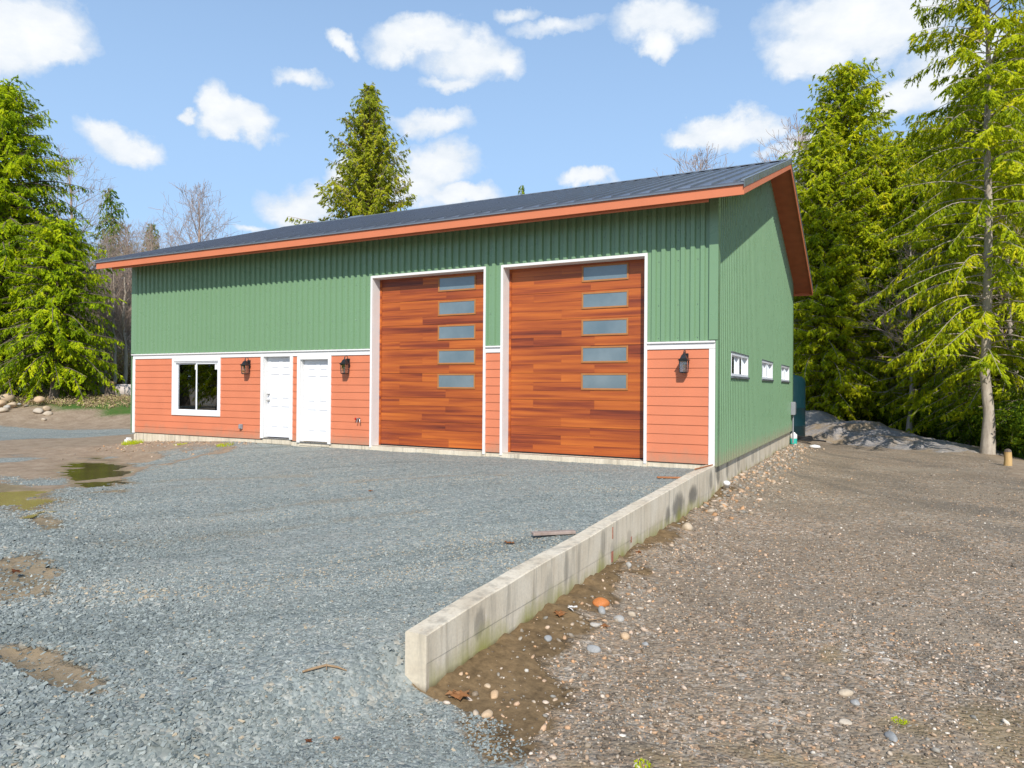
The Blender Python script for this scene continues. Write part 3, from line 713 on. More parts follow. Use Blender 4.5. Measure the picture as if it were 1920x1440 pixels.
def ground_mat():
    t = NT('ground_surface'); o = t.obj(); gy_, br_, gs_ = t.sep(t.attr('tint')); wet, mudd, _ = t.sep(t.attr('wetness'))
    big = t.noise(o, .35, 5); mid = t.noise(o, 2.5, 5, .65); fine = t.noise(o, 14, 5, .7)
    soil = t.ramp(t.math('ADD', t.math('MULTIPLY', mid, .55), t.math('MULTIPLY', fine, .45)), [(.3, (.17, .12, .072)), (.5, (.29, .215, .145)), (.68, (.39, .31, .22))])
    def gravel(stops, s1, s2):
        v1 = t.vor(o, s1); v2 = t.vor(o, s2)
        c1 = t.ramp(t.sep(v1.outputs['Color'])[0], stops); c2 = t.ramp(t.sep(v2.outputs['Color'])[1], stops)
        c = t.mix(.5, c1, c2); return c, v1.outputs['Distance'], v2.outputs['Distance']
    rm = t.n('ShaderNodeMapping'); rm.inputs['Rotation'].default_value[2] = -R(38); t.put(rm.inputs['Vector'], o); ro = rm.outputs[0]
    cg, g1, g2 = gravel(GREY, 38, 17)
    cg = t.mix(t.rng(t.noise(t.scale(ro, (.35, 1.3, 1)), .9, 6, .6), .5, .68, 0, .6), cg, (.30, .295, .255))
    cg = t.mix(t.rng(t.noise(t.scale(ro, (.25, 1.6, 1)), 1.1, 5, .6), .55, .7, 0, .6), cg, (.11, .125, .11))
    cb, b1, b2 = gravel(BROWN, 52, 21)
    cb = t.mix(t.rng(t.noise(o, .7, 6, .6), .36, .66, 0, .75), cb, t.mix(t.rng(fine, .35, .65), (.15, .112, .075), (.285, .22, .15)))
    cb = t.mix(t.rng(t.noise(t.scale(o, (.5, 1.4, 1)), .5, 5, .65), .52, .66, 0, .6), cb, (.32, .26, .19))
    cb = t.mix(t.rng(t.noise(t.scale(ro, (1.5, .3, 1)), 1.0, 5, .6), .5, .68, 0, .5), cb, (.115, .10, .08))
    grassc = t.ramp(t.math('ADD', t.math('MULTIPLY', t.noise(o, .16, 4), .6), t.math('MULTIPLY', mid, .4)), [(.36, (.24, .19, .075)), (.46, (.14, .16, .03)), (.52, (.045, .13, .012)), (.6, (.10, .14, .03)), (.68, (.27, .2, .10))])
    grassc = t.mix(t.rng(t.noise(o, 30, 3), .3, .7, 0, .45), grassc, (.05, .06, .015))
    thr = t.math('ADD', t.math('MULTIPLY', t.math('SUBTRACT', fine, .5), .9), .5)
    mg = t.rng(t.math('SUBTRACT', gy_, thr), -.16, .1); mb_ = t.rng(t.math('SUBTRACT', br_, thr), -.16, .1); ms = t.rng(t.math('SUBTRACT', gs_, thr), -.2, .2)
    c = t.mix(ms, soil, grassc); c = t.mix(mb_, c, cb); c = t.mix(mg, c, cg)
    mudc = t.ramp(t.math('ADD', t.math('MULTIPLY', fine, .6), t.math('MULTIPLY', mid, .4)), [(.35, (.085, .054, .024)), (.6, (.22, .145, .07))])
    c = t.mix(t.rng(mudd, .1, .6), c, mudc)
    w = t.rng(t.math('ADD', wet, t.math('MULTIPLY', t.math('SUBTRACT', mid, .5), .3)), .15, .8)
    c = t.mix(t.math('MULTIPLY', w, .75), c, t.mix(t.rng(mid, .35, .65), (.17, .125, .065), (.31, .225, .12)))
    gm = t.math('MAXIMUM', mg, mb_)
    h = t.math('ADD', t.math('MULTIPLY', fine, .5), t.math('MULTIPLY', gm, t.math('SUBTRACT', t.math('MULTIPLY', g1, -.6), t.math('MULTIPLY', g2, .7))))
    t.bump(h, .9, .022)
    return t.fin(c, t.rng(w, 0, 1, .88, .35), .3)
tag(link('ground', me, ground_mat()), kind='structure')
# muddy water in the hollows
def water(nm, ca, cb):
    t = NT(nm); o = t.obj()
    c = t.ramp(t.noise(o, 1.3, 4), [(.35, ca), (.65, cb)])
    t.bump(t.noise(o, 9, 3), .03, .01); return t.fin(c, .13, .3)
WM = [water('dark_water', (.05, .04, .015), (.10, .075, .028)), water('tan_water', (.25, .185, .07), (.36, .27, .11)), water('muddy_water', (.20, .145, .085), (.30, .21, .13))]
for p in PUD[:2]:
    cx, cy, a, b, r, lab = p; st = .045 if a < 1.5 else .08
    xs = np.arange(cx-a*2.6, cx+a*2.6, st); ys = np.arange(cy-a*2.4, cy+a*2.4, st); X, Y = np.meshgrid(xs, ys)
    f = pud_f(X, Y, p); z = ground_z(X, Y); lv = PZ[p]-.020
    ny, nx = X.shape; i = np.arange((ny-1)*nx).reshape(ny-1, nx)[:, :-1].ravel(); q = np.stack([i, i+1, i+nx+1, i+nx], 1)
    ok = (f < 1.75).ravel()
    q = q[ok[q].any(1)]; use = np.unique(q); mp = -np.ones(nx*ny, int); mp[use] = np.arange(len(use))
    V = np.stack([X.ravel()[use], Y.ravel()[use], np.full(len(use), lv)], 1)
    tag(link('puddle', np_mesh('puddle', V, mp[q], True), WM[min(PUD.index(p), 2)]), kind='structure')
# ---------------------------------------------------------------- loose stone
def quat_rot(P, yaw, tx, ty):
    """rotate local points (n,k,3) by small tilts then yaw"""
    cx, sx = np.cos(tx)[:, None], np.sin(tx)[:, None]; x, y, z = P[..., 0], P[..., 1], P[..., 2]
    y, z = y*cx-z*sx, y*sx+z*cx
    cy, sy = np.cos(ty)[:, None], np.sin(ty)[:, None]; x, z = x*cy+z*sy, -x*sy+z*cy
    c, s = np.cos(yaw)[:, None], np.sin(yaw)[:, None]
    return np.stack([x*c-y*s, x*s+y*c, z], -1)
CUBE = np.array([(-1, -1, -1), (1, -1, -1), (1, 1, -1), (-1, 1, -1), (-1, -1, 1), (1, -1, 1), (1, 1, 1), (-1, 1, 1)], float)
CUBF = np.array([(0, 1, 5, 4), (1, 2, 6, 5), (2, 3, 7, 6), (3, 0, 4, 7), (4, 5, 6, 7)])
ph = (1+5**.5)/2
ICO = np.array([(-1, ph, 0), (1, ph, 0), (-1, -ph, 0), (1, -ph, 0), (0, -1, ph), (0, 1, ph), (0, -1, -ph), (0, 1, -ph), (ph, 0, -1), (ph, 0, 1), (-ph, 0, -1), (-ph, 0, 1)])/1.9
ICOF = np.array([(0, 11, 5), (0, 5, 1), (0, 1, 7), (0, 7, 10), (0, 10, 11), (1, 5, 9), (5, 11, 4), (11, 10, 2), (10, 7, 6), (7, 1, 8), (3, 9, 4), (3, 4, 2), (3, 2, 6), (3, 6, 8), (3, 8, 9), (4, 9, 5), (2, 4, 11), (6, 2, 10), (8, 6, 7), (9, 8, 1)])
def stones(name, X, Y, size, mat, round_=False, flat=.55, tone=None, sink=.25):
    n = len(X); base, F = (ICO, ICOF) if round_ else (CUBE*.75, CUBF); k = len(base)
    P = base[None]*(1+(rng.random((n, k, 1))-.5)*(.35 if round_ else .7))+(rng.random((n, k, 3))-.5)*(.2 if round_ else .55)
    sc = np.stack([size*(.8+.7*rng.random(n)), size*(.55+.45*rng.random(n)), size*flat*(.6+.7*rng.random(n))], 1)
    P = P*sc[:, None, :]; P = quat_rot(P, rng.random(n)*6.28, rng.normal(0, .35, n), rng.normal(0, .35, n))
    Z = ground_z(X, Y)+sc[:, 2]*(.75-sink)*.6
    P += np.stack([X, Y, Z], 1)[:, None, :]
    t = rng.random(n) if tone is None else tone; c = np.stack([t, rng.random(n), rng.random(n)], 1)
    C_ = np.repeat(c, k, 0); FF = (F[None]+(np.arange(n)*k)[:, None, None]).reshape(-1, F.shape[1])
    return link(name, np_mesh(name, P.reshape(-1, 3), FF, round_, C_), mat)
def scatter(n, x0, x1, y0, y1, dens):
    X = rng.uniform(x0, x1, n); Y = rng.uniform(y0, y1, n); keep = rng.random(n) < dens(X, Y)
    d = depth_of(X, Y); l = side_of(X, Y); fr = (d > 2.2)&(np.abs(l) < .80*d+.8)
    keep &= fr & ~((X > -.185)&(X < .01)&(Y > -9.25)&(Y < .2)) & ~((Y > -.01)&(X < .0)&(X > -BW))
    return X[keep], Y[keep]
def dg(X, Y):
    g, b, s, w, m = zones(X, Y); d = depth_of(X, Y)
    return np.clip(g-.15, 0, 1)*(1-.25*sst(.2, .8, w))*np.clip(1.25*np.exp(-np.maximum(d-3.5, 0)/4.2), .0, 1)*(.3+1.1*fbm(X*1.1, Y*1.1, 91))*(d < 19)*np.where(fbm((X*.788+Y*.616)*.3, (-X*.616+Y*.788)*1.7, 95) > .6, .45, 1)
X, Y = scatter(900000, -13, 1.6, -12, .2, dg); d = depth_of(X, Y)
coarse = sst(2.0, -.3, .509*(X+2)+.861*(Y+10.3)+(fbm(X*1.2, Y*1.2, 33)-.5)*1.2)
sz = (.0062+.0052*rng.random(len(X))**2)*(1+1.25*coarse*rng.random(len(X))**1.4)
uu = X*.788+Y*.616; vv = -X*.616+Y*.788
tn = np.clip(rng.random(len(X))*.8+(fbm(uu*.35, vv*1.5, 81)-.5)*.8+(fbm(X*.6, Y*.6, 82)-.5)*.5+.08, 0, 1); tn = np.where(rng.random(len(X)) > .985, 1, tn)
tag(stones('crushed_stone', X, Y, sz, M['crushed'], flat=.45, sink=.45, tone=tn), 'crushed blue grey stone covering the parking pad', 'gravel', kind='stuff')
print('grey stones', len(X))
def db(X, Y):
    g, b, s, w, m = zones(X, Y); d = depth_of(X, Y)
    return np.clip(b-.1+.15*m, 0, 1)*(1-.6*w)*np.clip(1.1*np.exp(-np.maximum(d-3.5, 0)/4.), .0, 1)*(.4+1.5*np.clip(fbm(X*.9, Y*.9, 92)-.15, 0, 1))*(d < 22)
X, Y = scatter(520000, -.1, 10, -11.5, 12, db)
sz = .0045+.010*rng.random(len(X))**2.6+.014*(rng.random(len(X)) > .985)
tag(stones('mixed_pebbles', X, Y, sz, M['pebbles'], True, .6, sink=.3), 'mixed brown tan and white pebbles on the hard ground right of the wall', 'gravel', kind='stuff')
print('pebbles', len(X))
# stony bank along the side foundation
def bank(X, Y): return np.exp(-((X-.25)/.42)**2)*sst(-2.6, -.5, Y)*(.3+fbm(X*1.5, Y*1.5, 5))*.8
X, Y = scatter(4200, .02, 1.7, -3, 13, bank)
tag(stones('bank_stones', X, Y, .018+.05*rng.random(len(X))**2.2, M['pebbles'], True, .6, tone=.35+.6*rng.random(len(X)), sink=.35), 'tan and grey stones on the bank along the side foundation', 'stones', kind='stuff')
X, Y = scatter(2600, -16.6, -11.5, -3.2, -.02, lambda X, Y: np.exp(Y/.55)*.8)
tag(stones('soil_stones', X, Y, .012+.035*rng.random(len(X))**2.5, M['pebbles'], True, .6, tone=.3+.65*rng.random(len(X)), sink=.35), 'small pale stones on the soil below the left window', 'stones', kind='stuff')
X, Y = scatter(1500, .05, 1.9, -9.4, -2, lambda X, Y: np.exp(-((X-.55)/.5)**2)*np.clip(fbm(X*1.6, Y*1.6, 93)*1.8-.35, 0, 1))
tag(stones('half_sunk_stones', X, Y, .010+.022*rng.random(len(X))**2, M['pebbles'], True, .65, tone=.3+.65*rng.random(len(X)), sink=.45), 'small stones half sunk in the mud and pebbles along the retaining wall', 'stones', kind='stuff')
# single cobbles one can point to
def blob(name, x, y, r, tone, label, cat, group, mat=None, fl=(1, .8, .6), sink=.35, seed=0):
    rd = np.random.default_rng(seed+int(abs(x*977+y*331)*10)); bm = bmesh.new(); bmesh.ops.create_icosphere(bm, subdivisions=3, radius=1)
    ax = rd.normal(size=(7, 3)); ax /= np.linalg.norm(ax, axis=1)[:, None]; h = .45+.4*rd.random(7)
    ang = rd.random()*3.14; z = H(x, y)
    for v in bm.verts:
        p = np.array(v.co)
        for q, hh in zip(ax, h):
            dd = p@q-hh
            if dd > 0: p = p-q*dd*.55
        p = p*np.array(fl)*r; p[2] += r*fl[2]*(.8-2*sink*.8)
        v.co = (p[0]*math.cos(ang)-p[1]*math.sin(ang), p[0]*math.sin(ang)+p[1]*math.cos(ang), p[2])
    me = bpy.data.meshes.new(name); bm.to_mesh(me); bm.free(); me.polygons.foreach_set('use_smooth', [True]*len(me.polygons))
    a = me.color_attributes.new('tint', 'FLOAT_COLOR', 'POINT'); a.data.foreach_set('color', [tone, .6, .5, 1]*len(me.vertices))
    o = link(name, me, mat or M['cobble']); o.location = (x, y, z); return tag(o, label, cat, group)
# ---------------------------------------------------------------- cobbles and boulders
cob = 'cobbles on the bare soil along the retaining wall'
for x, y, r, tone, lab, fl in [
    (.36, -6.93, .085, 1.0, 'rusty orange rock, largest beside the retaining wall', (1, .75, .62)),
    (.44, -7.13, .052, .12, 'rounded grey cobble touching the front of the rusty orange rock', (1, .8, .9)),
    (.62, -7.18, .062, .3, 'flat brownish cobble half sunk right of the rusty orange rock', (1, .8, .5)),
    (.68, -7.0, .045, .5, 'oval cream cobble behind the flat brownish cobble', (1, .7, .6)),
    (.78, -7.52, .058, .68, 'smooth tan cobble lying alone on the pebbles in front of the orange rock', (1, .8, .6)),
    (.31, -8.0, .040, .05, 'blue grey cobble in the middle of the mud bank below the wall', (1, .8, .7)),
    (.68, -7.95, .058, .1, 'pale grey rounded cobble on the pebbles beyond the mud', (1, .85, .7)),
    (.37, -8.98, .046, .72, 'tan pebble on the wet mud near the end of the wall', (1, .75, .6)),
    (.27, -8.9, .028, .6, 'small cream pebble on the mud beside the tan one', (1, .75, .6)),
    (.46, -9.24, .052, .66, 'yellowish flat stone at the edge of the grey gravel beyond the wall end', (1, .7, .5)),
    (.24, -3.12, .10, .55, 'large tan rock against the foot of the far half of the wall', (1, .8, .8)),
    (.98, -7.6, .035, .08, 'dark grey pointed stone right of the tan cobble', (1, .6, .6)),
    (.20, -5.62, .05, .3, 'grey brown stone in the mud at the foot of the wall under the red mark', (1, .8, .7)),
    (.5, -7.45, .05, .34, 'dull brown stone half buried behind the tan cobble', (1, .7, .5)),
    (2.44, -7.86, .055, .52, 'pale sandy flat cobble, the bigger of a pair in the right foreground', (1, .7, .45)),
    (2.5, -7.98, .040, .2, 'small greyish stone just in front of the pale sandy flat cobble', (1, .8, .5)),
    (2.7, -8.38, .065, .1, 'pale blue grey angular stone in the right foreground', (1, .55, .35)),
    (2.45, -8.3, .045, .45, 'cream pointed stone near the wet hollow in the right foreground', (1, .6, .45))]:
    blob('cobble', x, y, r, tone, lab, 'stone', cob, fl=fl)
bl = 'boulders heaped on the bank left of the drive'
for px, d, r, tone, lab, dz in [
    (12, 33.2, .52, .62, 'long tan boulder on top of the heap at the left edge', .28), (3, 32.4, .34, .66, 'tan boulder under the long one at the left edge', .12), (24, 32.3, .30, .58, 'rounded sandy boulder beside the tan one under the long boulder', .1),
    (6, 31.4, .30, .5, 'low pale boulder at the front foot of the heap at the left edge', .05), (14, 31.9, .22, .35, 'small whitish boulder between the heap stones', .08),
    (75, 32.3, .36, .68, 'orange tan boulder on top of the small pile of three', .22), (73, 31.4, .32, .45, 'pale pointed boulder at the left of the small pile', .0), (88, 31.6, .24, .6, 'sandy boulder at the right of the small pile', .08),
    (91, 31.2, .26, .5, 'flat cream boulder lying in front right of the small pile', -.02), (50, 32.5, .14, .3, 'small grey stone between the two heaps', .05), (37, 32.6, .15, .2, 'whitish stone on the grassy bank between the heaps', .08),
    (84, 30.4, .16, .5, 'lone pale stone low on the soil towards the drive', .0)]:
    x, y = at(px, d); o = blob('boulder', x, y, r*.8, tone, lab, 'boulder', bl, fl=(1, .8, .62), sink=.25); o.location.z += dz
# heaps of gravel at the back of the clearing
def pile(name, cs, lab, mat):
    xs = [c[0] for c in cs]; ysl = [c[1] for c in cs]; m = 4.5
    X, Y = np.meshgrid(np.arange(min(xs)-m, max(xs)+m, .13), np.arange(min(ysl)-m, max(ysl)+m, .13))
    Z = np.zeros_like(X)
    for x, y, h, r in cs:
        q = np.hypot(X-x, Y-y)/r+(fbm(X*.9, Y*.9, 61)-.5)*.5; Z = np.maximum(Z, h*(1-sst(.1, 1.25, q)))
    Z = Z+(fbm(X*1.8, Y*1.8, 62)-.5)*.16*(Z > .02)+(fbm(X*5, Y*5, 63)-.5)*.07
    Z = height(X, Y)+Z-.06
    ny, nx = X.shape; i = np.arange((ny-1)*nx).reshape(ny-1, nx)[:, :-1].ravel(); q = np.stack([i, i+1, i+nx+1, i+nx], 1)
    return tag(link(name, np_mesh(name, np.stack([X.ravel(), Y.ravel(), Z.ravel()], 1), q, True), mat), lab, 'gravel heap')
def heapmat(name, stops, soil):
    t = NT(name); o = t.obj(); v = t.vor(o, 26); v2 = t.vor(o, 11)
    c = t.mix(.5, t.ramp(t.sep(v.outputs['Color'])[0], stops), t.ramp(t.sep(v2.outputs['Color'])[0], stops))
    n = t.noise(o, 1.1, 5, .6); c = t.mix(t.rng(n, .45, .6, 0, .85), c, soil)
    t.bump(t.math('ADD', t.noise(o, 9, 5, .7), t.math('MULTIPLY', v.outputs['Distance'], -.8)), .9, .03); return t.fin(c, .9, .2)
M['heap_sand'] = heapmat('heap_sand', [(0, (.28, .26, .23)), (1, (.42, .39, .34))], (.36, .32, .27))
M['heap_gravel'] = heapmat('heap_gravel', [(0, (.19, .185, .19)), (.6, (.33, .31, .30)), (1, (.48, .42, .35))], (.30, .22, .13))
A_ = at(1515, 33); B_ = at(1545, 31.5)
pile('gravel_heap', [(*A_, .95, 2.8), (*B_, .5, 2.2)], 'smooth grey sand heap beside the green tank behind the building', M['heap_sand'])
pile('gravel_heap', [(*at(1600, 28.5), .82, 2.3), (*at(1655, 27.0), .52, 1.9), (*at(1700, 25.8), .33, 1.8), (*at(1745, 24.6), .26, 1.8), (*at(1795, 23.4), .2, 1.7)], 'long low heap of dark gravel and brown soil at the back of the clearing', M['heap_gravel'])
# ---------------------------------------------------------------- tank, pad and clutter at the rear corner
tx, ty = at(1506-22, 28); tx += .887*(-.62); ty += .462*(-.62); tz = -.62
tk = empty('storage_tank', (tx, ty, tz), 'dark teal storage tank with a domed top behind the rear corner of the building', 'tank')
def teal():
    t = NT('teal_plastic'); o = t.obj()
    c = t.mix(t.rng(t.noise(t.scale(o, (3, 3, .6)), 2.4, 5, .7), .5, .72, 0, .35), (.004, .028, .036), (.02, .06, .068)); return t.fin(c, .45, .4)
M['teal'] = teal()
A = MB(); A.lathe([(1.08, 0), (1.10, .03), (1.10, .55), (1.115, .57), (1.115, .62), (1.10, .64), (1.10, 1.25), (1.115, 1.27), (1.115, 1.32), (1.10, 1.34), (1.10, 2.30), (1.07, 2.40), (.98, 2.50), (.6, 2.62), (.28, 2.68)], n=48); A.build('tank_body', M['teal'], tk)
A = MB(); A.lathe([(.27, 2.66), (.29, 2.70), (.29, 2.76), (.25, 2.79), (0, 2.80)], n=24); A.build('tank_lid', M['black'], tk)
pd = MB(); pd.box((-1.5, -1.5, -.3), (1.5, 1.5, .0)); M['slab'] = paint('slab_concrete', (.40, .38, .33), .85, .2, 3, .2, grain=.4)
pa = at(1505, 26.4); tag(pd.build('concrete_pad', M['slab'], None, .015), 'flat concrete slab under and beside the teal tank', 'slab').location = (tx+.15, ty-.1, tz-.001)
hx, hy = at(1507, 25.2); hz_ = H(hx, hy)
A = MB()
for k in range(3): A.tube([(.32*(1-.07*k)*math.cos(w/20*2*math.pi), .26*(1-.07*k)*math.sin(w/20*2*math.pi)+.02*k, .06+.05*k+.02*math.sin(w)) for w in range(21)], .03, 6)
A.tube([(.3, 0, .06), (.5, .1, .05), (.75, -.05, .04)], .03, 6)
tag(A.build('hose_coil', M['seal'], None), 'black hose coiled on the slab in front of the teal tank', 'hose').location = (hx, hy, hz_+.03)
cx_, cy_ = at(1489, 24.0); cz_ = H(cx_, cy_)
cn = empty('paint_can', (cx_, cy_, cz_), 'small green and white container on the stones at the rear corner of the building', 'container')
M['teal_light'] = paint('turquoise_plastic', (.03, .42, .33), .4, .05, 5)
A = MB(); A.lathe([(0, 0), (.11, 0), (.115, .02), (.115, .19), (.112, .2)], n=16); A.build('can_body', M['teal_light'], cn)
A = MB(); A.lathe([(.112, .2), (.115, .21), (.115, .33), (.07, .37), (.05, .38), (.05, .41), (0, .41)], n=16); A.build('can_top', M['white'], cn)
wx_, wy_ = at(1529, 23.6); A = MB(); A.lathe([(0, 0), (.10, .02), (.15, .06), (.12, .11), (0, .14)], n=10); A.v = [(x*1.3, y*.8, z) for x, y, z in A.v]
tag(A.build('plastic_bag', M['white'], None), 'crumpled white plastic scrap on the ground right of the hose', 'litter').location = (wx_, wy_, H(wx_, wy_)-.01)
# wooden post at the edge of the wood
px_, py_ = at(1891, 18.2); M['newwood'] = bark('fresh_wood', (.40, .23, .08), (.62, .42, .19), 3)
pst = empty('wooden_post', (px_, py_, H(px_, py_)-.05), 'short light brown wooden post at the right edge in front of the dark wood', 'post')
A = MB(); A.tube([(0, 0, 0), (.01, 0, .2), (0, .01, .40)], [.10, .09, .085], 9); A.build('post_shaft', M['newwood'], pst)
A = MB(); A.lathe([(.084, .401), (.07, .45), (.03, .475), (0, .48)], n=9, smooth=False); A.build('post_top', M['bark'], pst)
# stump and pale log section on the lawn left of the building
sx, sy = at(207, 35.8); sz_ = H(sx, sy)
st_ = empty('tree_stump', (sx, sy, sz_-.05), 'dark mossy upright stump on the lawn left of the building', 'stump')
A = MB(); A.tube([(0, 0, 0), (.02, 0, .25), (0, .02, .7), (0, 0, .86)], [.42, .27, .24, .27], 12); A.build('stump_trunk', M['bark_mossy'] if 'bark_mossy' in M else M['bark'], st_)
A = MB(); A.lathe([(.30, .86), (.26, .93), (.1, .98), (0, .97)], n=12, smooth=False); A.build('stump_cap', M['newwood'], st_)
lx, ly = at(233, 36.2); M['pale_log'] = bark('pale_cut_wood', (.42, .33, .29), (.62, .55, .50), 2.5)
A = MB(); A.tube([(-.62, 0, .36), (0, 0, .37), (.62, 0, .36)], [.40, .41, .40], 18)
o = tag(A.build('cut_log', M['pale_log'], None, .02), 'short thick pale log section lying on the lawn beside the mossy stump', 'log'); o.location = (lx, ly, H(lx, ly)-.03); o.rotation_euler[2] = R(28)
# boards, sticks and leaves
M['old_board'] = bark('weathered_board', (.26, .19, .15), (.42, .33, .28), 5); M['red_board'] = bark('red_board', (.30, .12, .05), (.46, .2, .09), 5)
def board(name, p, q, w, h, mat, lab, cat='board', lift=0):
    p = Vector(p); q = Vector(q); zc = max(H(*p), H(*q))+lift; c = (p+q)/2; L = (q-p).length
    A = MB(); A.box((-L/2, -w/2, 0), (L/2, w/2, h)); o = A.build(name, mat, None, .004)
    o.location = (c.x, c.y, zc+.006); o.rotation_euler[2] = math.atan2(q.y-p.y, q.x-p.x); return tag(o, lab, cat)
board('wooden_board', (-.57, -6.47), (-.22, -6.16), .085, .032, M['old_board'], 'short weathered board lying on the grey gravel against the retaining wall')
board('wooden_board', (-.62, -1.62), (-.22, -1.46), .09, .022, M['red_board'], 'small reddish board on the gravel near the far end of the wall')
o = board('wooden_board', (-.15, -.95), (-.03, -.06), .018, .02, M['red_board'], 'thin reddish stick lying on top of the retaining wall at the building corner', 'stick'); o.location.z = -.006; o.rotation_euler[1] = 0
def twig(pts, rad, lab, mat='newbark', side=None):
    A = MB(); z = [H(x, y)+.012 for x, y in pts]; A.tube([(x, y, zz+.006*(i % 2)) for i, ((x, y), zz) in enumerate(zip(pts, z))], rad, 7)
    if side: A.tube([(x, y, H(x, y)+.02) for x, y in side], rad[-1]*.7, 5)
    return tag(A.build('fallen_twig', M[mat], None), lab, 'stick')
M['newbark'] = bark('twig_wood', (.25, .15, .075), (.42, .29, .17), 12)
twig([(-.60, -9.74), (-.56, -9.67), (-.53, -9.60), (-.47, -9.565), (-.42, -9.53)], [.007, .009, .008, .007, .004], 'bent brown twig lying on the grey gravel left of the wall end', side=[(-.53, -9.6), (-.50, -9.63)])
twig([(.43, -7.42), (.50, -7.33), (.52, -7.25)], [.005, .004, .003], 'thin dry twig among the cobbles below the orange rock')
M['leaf_dry'] = leaf('dry_leaf', [(.10, .035, .015), (.20, .075, .03), (.30, .13, .05), (.36, .19, .09)], .2)
def dry_leaf(x, y, s, lab, n=1, z=None):
    rd = random.Random(int(x*1000+y*77)); A = MB()
    for k in range(n):
        a0 = rd.random()*6.28; ox, oy = rd.uniform(-.5, .5)*s*(n > 1), rd.uniform(-.5, .5)*s*(n > 1); vs = [(ox, oy, .018)]; m = 12
        for i in range(m):
            w = a0+i/m*6.28; r = s*(.5 if i % 2 else 1)*rd.uniform(.75, 1.1); vs.append((ox+r*math.cos(w), oy+r*.8*math.sin(w), .006+rd.uniform(0, .5)*s*.8))
        A.add(vs, [(0, 1+i, 1+(i+1) % m) for i in range(m)], col=(rd.random(), .5, .5))
    o = A.build('dry_leaf', M['leaf_dry'], None); md = o.modifiers.new('thick', 'SOLIDIFY'); md.thickness = .0012
    o.location = (x, y, (H(x, y) if z is None else z)+.004); return tag(o, lab, 'leaf', 'dry leaves on the ground')
dry_leaf(-.71, -6.72, .055, 'curled brown leaf alone in the middle of the gravel pad before the short board', 2)
dry_leaf(-4.76, -9.26, .085, 'reddish brown leaf on the muddy patch at the left edge', 1)
dry_leaf(.20, -9.16, .075, 'crumpled red brown leaves in the mud at the end of the wall', 3)
dry_leaf(.17, -7.45, .055, 'brown leaf litter on the mud bank close to the wall', 3)
dry_leaf(.58, -7.42, .05, 'pale brown dead leaf between the cobbles', 1)
dry_leaf(.12, -5.0, .05, 'rust coloured leaf at the foot of the wall near the red mark', 2)
dry_leaf(-.28, -10.02, .03, 'little brown leaf on coarse gravel, left of two near the bottom edge', 1)
dry_leaf(-.15, -9.93, .035, 'little orange brown leaf on coarse gravel below the twig', 1)
dry_leaf(-4.2, -4.6, .05, 'tiny rust leaf far out on the left half of the gravel pad', 1)
A = MB(); rd = random.Random(3)
for k in range(5): A.add([(rd.uniform(-.05, .05), rd.uniform(-.04, .04), rd.uniform(0, .04)) for _ in range(4)], [(0, 1, 2, 3)])
o = A.build('paper_scrap', M['white'], None); o.modifiers.new('t', 'SOLIDIFY').thickness = .002; o.location = (.24, -7.35, H(.24, -7.35)+.01); tag(o, 'crumpled white paper scrap on the mud under the wall', 'litter')
A = MB(); A.lathe([(0, 0), (.045, 0), (.05, .10), (.065, .11), (.065, .15), (.05, .16), (0, .16)], n=14)
o = A.build('pipe_cap', M['white'], None); o.location = (.09, .55, H(.09, .55)); o.rotation_euler = (.3, .2, 0); tag(o, 'white plastic pipe end standing in the stones at the building corner', 'pipe')
# red paint marks on the wall
A = MB()
A.box((0, -5.60, -.30), (.0042, -5.575, -.17)); A.box((0, -5.62, -.56), (.0042, -5.565, -.44)); A.box((0, -4.93, -.47), (.0042, -4.90, -.40))
M['red_paint'] = paint('faded_red_paint', (.42, .17, .11), .8, .4, 40, .2)
A.build('red_mark', M['red_paint'], wall)
# tufts of grass on the soil by the left window and in the right foreground
def tuft(x, y, r, n, h, lab, mat='leaf_green', name='grass_tuft', cat='grass', kind=None, tone=(.5, 1)):
    V = []; F = []; C_ = []; rd = np.random.default_rng(int(abs(x*31+y*17)*100))
    for k in range(n):
        a, q = rd.random()*6.28, r*math.sqrt(rd.random()); bx, by = q*math.cos(a), q*math.sin(a); bz = H(x+bx, y+by)-H(x, y)
        w = .004+.003*rd.random(); hh = h*(.5+rd.random()*.7); le = rd.normal(0, .45, 2)*hh; p = rd.random()*3.14; i = len(V)
        V += [(bx-w*math.cos(p), by-w*math.sin(p), bz), (bx+w*math.cos(p), by+w*math.sin(p), bz), (bx+le[0]*.5+w*.6, by+le[1]*.5, bz+hh*.65), (bx+le[0], by+le[1], bz+hh)]
        F += [(i, i+1, i+2), (i, i+2, i+3)]; C_ += [(rd.uniform(*tone), .5, .5)]*4
    o = link(name, np_mesh(name, V, F, False, np.array(C_)), M[mat]); o.location = (x, y, H(x, y)); return tag(o, lab, cat, 'grass tufts on bare ground', kind)
tuft(-16.0, -.45, .28, 260, .10, 'green grass tuft at the foot of the left corner of the building')
tuft(-12.2, -.5, .22, 160, .06, 'small green tuft on the soil below the grey socket box')
tuft(-13.9, -.5, .16, 90, .05, 'tiny green tuft on the soil below the sliding window')
tuft(1.50, -9.38, .05, 70, .02, 'bright green tuft at the wet patch in the bottom foreground')
tuft(2.75, -8.12, .05, 90, .01, 'yellow green moss patch in the right foreground hollow', tone=(.5, .9))
